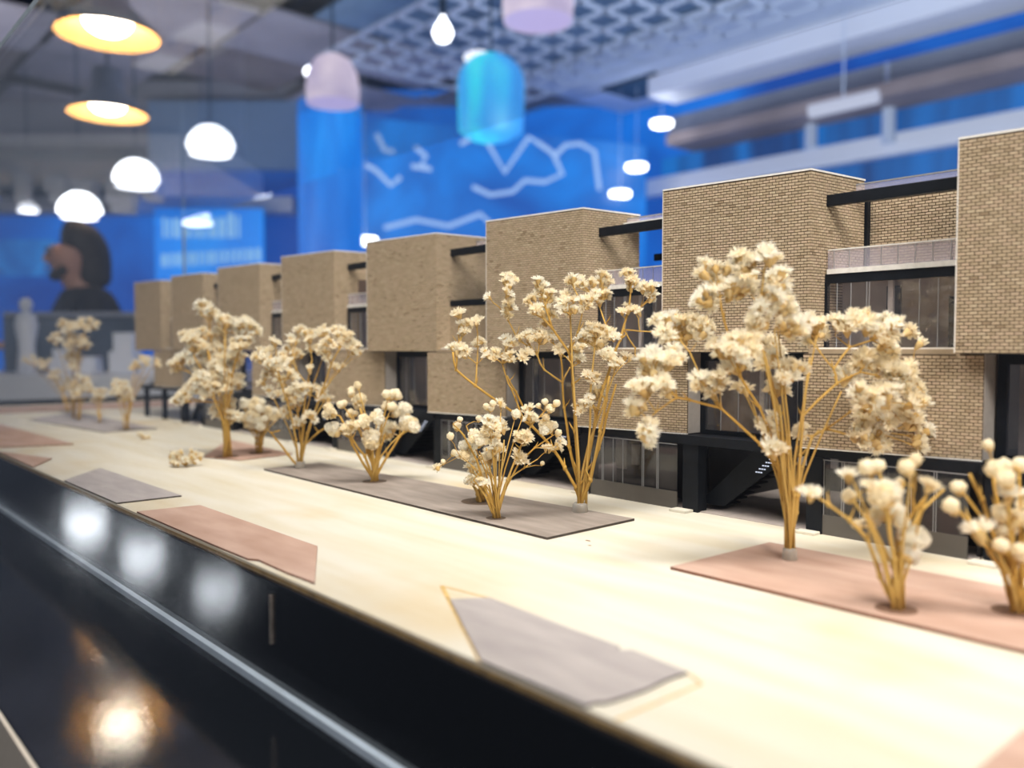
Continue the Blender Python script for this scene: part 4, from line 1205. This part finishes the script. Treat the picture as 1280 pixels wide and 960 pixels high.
T8 = [(375, 410, 5, 3, 2), (345, 426, 5, 4, 2), (365, 425, 7, 5, 3), (386, 418, 8, 6, 4), (403, 414, 8, 6, 4), (420, 413, 8, 6, 4), (411, 428, 9, 7, 5), (428, 422, 8, 6, 4), (438, 420, 5, 4, 2), (441, 433, 9, 8, 5),
      (447, 440, 4, 4, 2), (395, 436, 9, 7, 4), (360, 439, 10, 8, 5), (333, 441, 10, 8, 5), (322, 447, 8, 6, 3), (344, 455, 9, 7, 4), (357, 452, 9, 7, 4), (373, 441, 8, 6, 3), (409, 441, 8, 7, 3), (387, 460, 1, 1, 1),
      (422, 458, 8, 5, 3), (364, 468, 8, 6, 3), (352, 474, 9, 7, 4), (368, 487, 10, 8, 5), (382, 485, 8, 7, 4), (360, 495, 9, 7, 4), (400, 485, 9, 7, 4), (406, 495, 8, 7, 4), (357, 512, 9, 7, 3), (373, 528, 8, 7, 3),
      (390, 520, 8, 7, 3), (335, 462, 9, 7, 3), (371, 506, 8, 7, 3), (340, 490, 9, 8, 3), (330, 475, 8, 6, 2)]
S8 = [[(375, 585), (360, 568), (345, 549), (339, 541), (350, 538)], [(375, 585), (377, 550), (379, 520), (384, 480), (390, 450)], [(376, 585), (384, 545), (398, 500), (414, 455), (425, 435)],
      [(377, 585), (379, 558), (398, 540), (414, 530)], [(374, 585), (370, 550), (360, 505), (350, 475), (345, 450)], [(398, 500), (412, 478), (425, 462)], [(384, 480), (372, 465), (365, 445)]]
plant('flower_tree', 'thin dried flower tree at the left end of the grey strip', (375, 585), T8, S8, 0.0046, 0.0010, GT, 0.03, True, 5, seed=8)
T9 = [(254, 384, 9, 7, 6), (265, 390, 8, 6, 4), (281, 401, 9, 7, 6), (289, 406, 8, 7, 4), (303, 403, 8, 6, 5), (316, 411, 9, 7, 6), (308, 422, 10, 8, 6), (297, 430, 9, 7, 5), (238, 420, 9, 7, 5), (254, 418, 9, 7, 5), (273, 417, 10, 7, 6),
      (246, 430, 10, 8, 6), (257, 439, 10, 9, 7), (273, 439, 10, 9, 7), (232, 447, 9, 7, 5), (219, 455, 7, 6, 4), (254, 458, 10, 9, 7), (270, 460, 10, 9, 7), (287, 449, 10, 9, 7), (297, 447, 9, 8, 5), (249, 474, 9, 9, 6),
      (265, 476, 10, 9, 7), (284, 474, 10, 9, 7), (297, 476, 8, 8, 4), (260, 490, 10, 8, 6), (281, 490, 10, 8, 6), (232, 495, 8, 6, 3), (224, 498, 6, 5, 2), (281, 506, 11, 8, 8), (273, 514, 8, 7, 4), (292, 520, 8, 6, 4), (240, 484, 8, 6, 3)]
T9 = [(a_, b_, c_ * 1.1, d_ * 1.1, n_ + 2) for a_, b_, c_, d_, n_ in T9]
S9 = [[(283, 570), (282, 530), (276, 490), (268, 450), (262, 410)], [(283, 570), (284, 520), (290, 470), (300, 435), (308, 420)], [(283, 570), (280, 530), (262, 480), (242, 445)], [(262, 480), (240, 468), (228, 458)], [(283, 570), (286, 520), (284, 470), (280, 430)]]
plant('flower_tree', 'bushy dried flower tree, tallest on the left half, on a rose piece', (283, 571), T9, S9, 0.0050, 0.0013, GT, 0.034, False, 10, seed=9, fan=0.6)
B_ = 'ball'; U_ = 'bud'
T6 = [(1014, 615, 1, 1, 1, 'blossom', 1.25), (1061, 620, 1, 1, 1, U_, 0.9), (1071, 655, 1, 1, 1, U_, 0.75), (1061, 592, 1, 1, 1, 'blossom', 1.0), (1083, 584, 1, 1, 1, U_, 0.95), (1097, 582, 1, 1, 1, U_, 0.95),
      (1087, 604, 4, 4, 1, 'blossom', 0.9), (1106, 620, 7, 7, 3, B_, 1.35), (1108, 636, 8, 6, 3, B_, 1.3), (1133, 584, 1, 1, 1, U_, 0.95), (1145, 574, 1, 1, 1, U_, 0.95), (1125, 601, 1, 1, 1, U_, 0.55),
      (1164, 606, 1, 1, 1, 'blossom', 1.5), (1144, 672, 5, 6, 2, B_, 1.35), (1137, 692, 1, 1, 1, B_, 1.25), (1090, 650, 5, 8, 2, 'blossom', 1.0), (1126, 652, 4, 4, 1, B_, 1.0)]
S6 = [[(1116, 762), (1100, 720), (1085, 675), (1062, 650), (1036, 631), (1022, 622)], [(1120, 762), (1122, 710), (1128, 670), (1142, 640), (1158, 620)], [(1124, 762), (1126, 720), (1136, 670), (1150, 640), (1180, 612)], [(1114, 762), (1104, 700), (1085, 650), (1066, 625)],
      [(1120, 762), (1118, 700), (1110, 650), (1090, 600)], [(1121, 762), (1121, 690), (1124, 640), (1130, 600)], [(1140, 645), (1143, 610), (1144, 590)]]
plant('flower_shrub', 'low shrub of large round white flowers in front of the tallest tree', (1120, 762), T6, S6, 0.0036, 0.0009, GS, 0.012, False, 9, seed=6, kinds='ball', fan=0.5)
T7 = [(1235, 556, 1, 1, 1, U_, 0.95), (1243, 586, 1, 1, 1, U_, 1.3), (1255, 582, 1, 1, 1, U_, 1.2), (1275, 581, 1, 1, 1, U_, 1.0), (1257, 598, 1, 1, 1, U_, 1.1), (1260, 617, 6, 3, 2, 'blossom', 1.35), (1222, 661, 1, 1, 1, 'blossom', 1.7),
      (1254, 642, 1, 1, 1, U_, 1.3), (1276, 648, 3, 3, 1, 'blossom', 1.3), (1258, 664, 6, 3, 2, U_, 1.1), (1252, 681, 1, 1, 1, U_, 1.1), (1274, 690, 5, 5, 2, U_, 1.0), (1198, 609, 1, 1, 1, U_, 0.9), (1189, 632, 1, 1, 1, U_, 1.05), (1290, 620, 9, 12, 4, 'blossom', 1.2), (1300, 660, 9, 12, 3, U_, 1.1)]
S7 = [[(1268, 765), (1255, 715), (1238, 690), (1215, 655), (1196, 636)], [(1270, 765), (1262, 700), (1250, 640), (1240, 580)], [(1266, 765), (1250, 690), (1228, 625), (1212, 592)], [(1274, 765), (1278, 700), (1285, 650)], [(1270, 765), (1268, 700), (1262, 640)]]
plant('flower_shrub', 'low flower shrub cut by the right picture edge, on the rose strip', (1270, 765), T7, S7, 0.0035, 0.0010, GS, 0.012, False, 11, seed=7, kinds='bud', fan=0.6)
T4 = [(575, 524, 1, 1, 1, U_, .75), (571, 532, 1, 1, 1, U_, 1.0), (563, 545, 1, 1, 1, U_, .9), (568, 566, 1, 1, 1, U_, .9), (554, 577, 1, 1, 1, U_, .6), (546, 584, 1, 1, 1, 'blossom', 1.1), (599, 523, 1, 1, 1, U_, .8), (612, 508, 6, 6, 3, U_, .9),
      (627, 504, 5, 3, 2), (612, 529, 12, 9, 8), (624, 531, 8, 9, 6), (597, 549, 10, 9, 7, B_), (582, 564, 9, 12, 6, B_), (614, 547, 9, 8, 6), (620, 560, 8, 8, 5), (610, 572, 9, 8, 5), (660, 510, 6, 6, 3), (664, 520, 6, 7, 3),
      (673, 507, 1, 1, 1, U_, .6), (681, 502, 1, 1, 1, U_, .75), (696, 504, 1, 1, 1, U_, .85), (688, 511, 1, 1, 1, B_, .9), (645, 518, 1, 1, 1, B_, .9), (682, 522, 1, 1, 1, B_, .8), (685, 533, 8, 7, 5, B_, .9), (693, 530, 1, 1, 1, U_, .7), (698, 541, 1, 1, 1, U_, .8),
      (653, 547, 11, 9, 8), (699, 554, 7, 6, 3), (684, 560, 5, 4, 2), (678, 579, 1, 1, 1, U_, .6), (650, 571, 3, 3, 2, 'blossom', 1.6), (589, 581, 6, 8, 4), (603, 602, 6, 6, 3, 'blossom', .8)]
S4 = [[(617, 648), (608, 622), (592, 600)], [(620, 648), (624, 610), (628, 575), (630, 550)], [(622, 648), (632, 610), (648, 580), (668, 560), (690, 545)], [(619, 648), (616, 610), (612, 580), (608, 560)], [(621, 648), (634, 600), (650, 560), (665, 530), (680, 515)],
      [(612, 620), (596, 575), (580, 545), (566, 530)], [(600, 590), (575, 570), (556, 580)], [(634, 600), (655, 585), (672, 574)]]
plant('flower_shrub', 'golden flower shrub at the right part of the grey strip, nearest the twin-stemmed tree', (620, 648), T4, S4, 0.0032, 0.0007, GS, 0.016, False, 14, seed=4)
plant('flower_shrub', 'small shrub with a stout stem half hidden behind the golden shrub', (602, 627), [(600, 590, 12, 9, 8), (612, 570, 10, 10, 6), (590, 600, 7, 6, 4)], [[(602, 627), (601, 605), (600, 592)]], 0.0032, 0.0016, GS, 0.014, False, 6, seed=14)
T3 = [(428, 504, 4, 3, 2, U_, .9), (447, 482, 1, 1, 1, B_, .95), (440, 490, 4, 3, 2, U_, .9), (449, 501, 5, 5, 3, B_, 1.3), (440, 516, 6, 4, 3, U_, .8), (417, 536, 5, 5, 3, B_, 1.2), (411, 514, 6, 7, 4, B_, .9), (437, 533, 8, 6, 4, 'blossom', 1.1),
      (455, 527, 1, 1, 1, B_, 1.2), (471, 520, 6, 5, 3, B_, 1.1), (483, 493, 1, 1, 1, U_, 1.0), (495, 493, 6, 4, 3, U_, 1.15), (482, 506, 4, 3, 2, U_, 1.0), (490, 508, 3, 3, 1, U_, 1.1), (506, 512, 3, 3, 2, B_, 1.5), (495, 517, 1, 1, 1, U_, 1.0),
      (509, 528, 7, 6, 5, B_, 1.3), (517, 534, 1, 1, 1, B_, 1.1), (463, 549, 4, 4, 2, B_, 2.0), (485, 537, 9, 9, 7, 'blossom', 1.3)]
S3 = [[(466, 602), (456, 570), (440, 548), (425, 538)], [(468, 602), (464, 570), (458, 540), (450, 510)], [(470, 602), (474, 565), (482, 540)], [(472, 602), (484, 570), (500, 545), (512, 535)], [(468, 602), (470, 560), (478, 525), (484, 505)], [(460, 580), (440, 555), (425, 520)]]
plant('flower_shrub', 'round white-flowered shrub on the left part of the grey strip', (468, 602), T3, S3, 0.0040, 0.0011, GS, 0.022, False, 8, seed=3)
plant('flower_shrub', 'small pinkish-white shrub right of the bushy tree on the rose piece', (325, 566), [(319, 506, 10, 8, 6), (330, 514, 10, 8, 7), (314, 522, 8, 7, 4), (341, 517, 8, 7, 5), (311, 533, 5, 4, 2), (303, 503, 5, 4, 2), (352, 514, 5, 4, 2), (326, 527, 9, 7, 5)],
      [[(325, 566), (325, 540), (322, 520)], [(325, 566), (330, 540), (338, 520)]], 0.0044, 0.0013, GS, 0.02, False, 7, seed=10, kinds='ball')
plant('flower_tree', 'distant dense dried flower tree, farthest to the left', (92, 522), [(84, 407, 14, 7, 9), (106, 404, 14, 7, 9), (69, 422, 9, 8, 6), (91, 426, 16, 10, 12), (106, 429, 9, 8, 6), (91, 444, 9, 9, 8), (92, 456, 6, 7, 5), (118, 407, 5, 5, 3)],
      [[(92, 522), (91, 480), (91, 440), (88, 415)], [(92, 522), (94, 480), (98, 440), (106, 415)]], 0.0055, 0.0012, GT, 0.03, False, 5, seed=21)
plant('flower_shrub', 'far thin shrub left of the distant tree, pale heads', (85, 515), [(40, 450, 11, 7, 5), (56, 452, 8, 6, 4), (69, 469, 9, 8, 6), (84, 481, 9, 9, 7)], [[(85, 515), (78, 490), (62, 465), (46, 455)]], 0.0055, 0.001, GS, 0.02, False, 4, seed=22)
plant('flower_shrub', 'far shrub directly right of the distant tree stem', (99, 525), [(102, 478, 12, 12, 10), (96, 490, 8, 6, 4), (112, 484, 7, 7, 4)], [[(99, 525), (99, 500), (101, 485)]], 0.0052, 0.001, GS, 0.02, False, 5, seed=23)
plant('flower_shrub', 'small far shrub between two others on the far grey strip', (125, 528), [(125, 491, 8, 7, 7), (120, 500, 6, 5, 3)], [[(125, 528), (125, 508), (125, 496)]], 0.0050, 0.001, GS, 0.015, False, 4, seed=24)
plant('flower_shrub', 'far golden shrub nearest the first house corner', (158, 537), [(150, 482, 12, 9, 9), (156, 494, 9, 8, 6), (145, 490, 7, 6, 4), (183, 450, 8, 6, 4), (169, 457, 7, 5, 4), (196, 452, 5, 4, 2)], [[(158, 537), (156, 510), (152, 492)], [(158, 537), (162, 500), (172, 468)]], 0.0050, 0.0012, GS, 0.02, False, 5, seed=25)


def fallen(label, u, v, n, rpx, seed):
    rn = random.Random(seed); foot = onz(u, v); D = depth_of(foot)
    e = empty('fallen_flower_sprig', foot); tag(e, label, 'dried flower')
    R_ = rpx / F * D; mb = MB()
    for k in range(n):
        th = rn.uniform(0, 6.28); q_ = math.sqrt(rn.uniform(0.05, 1)) * R_
        z_ = 0.003 + rn.uniform(0, 1) * R_ * 1.2 * (1 - q_ / R_ * 0.5)
        p_ = Vector((math.cos(th) * q_, math.sin(th) * q_, z_))
        mb.tube([(0, 0, 0.0008), p_ * 0.5 + Z * 0.001, p_], [0.0006, 0.0004, 0.0003], 5)
        me = rn.choice(DRY + BLOSSOM[:3])
        o = bpy.data.objects.new('flower_head', me); COL.objects.link(o); o.parent = e
        o.location = p_; s_ = 0.0036 * rn.uniform(.8, 1.1); o.scale = (s_, s_, s_)
        o.rotation_euler = (rn.uniform(-1, 1), rn.uniform(-1, 1), rn.uniform(0, 6))
    mb.build('twigs', M['stem'], e, True)


fallen('fallen flower sprig lying on the board before the rose piece', 232, 583, 22, 19, 41)
fallen('tiny fallen flower bit on the bare board, far left', 179, 550, 6, 7, 42)
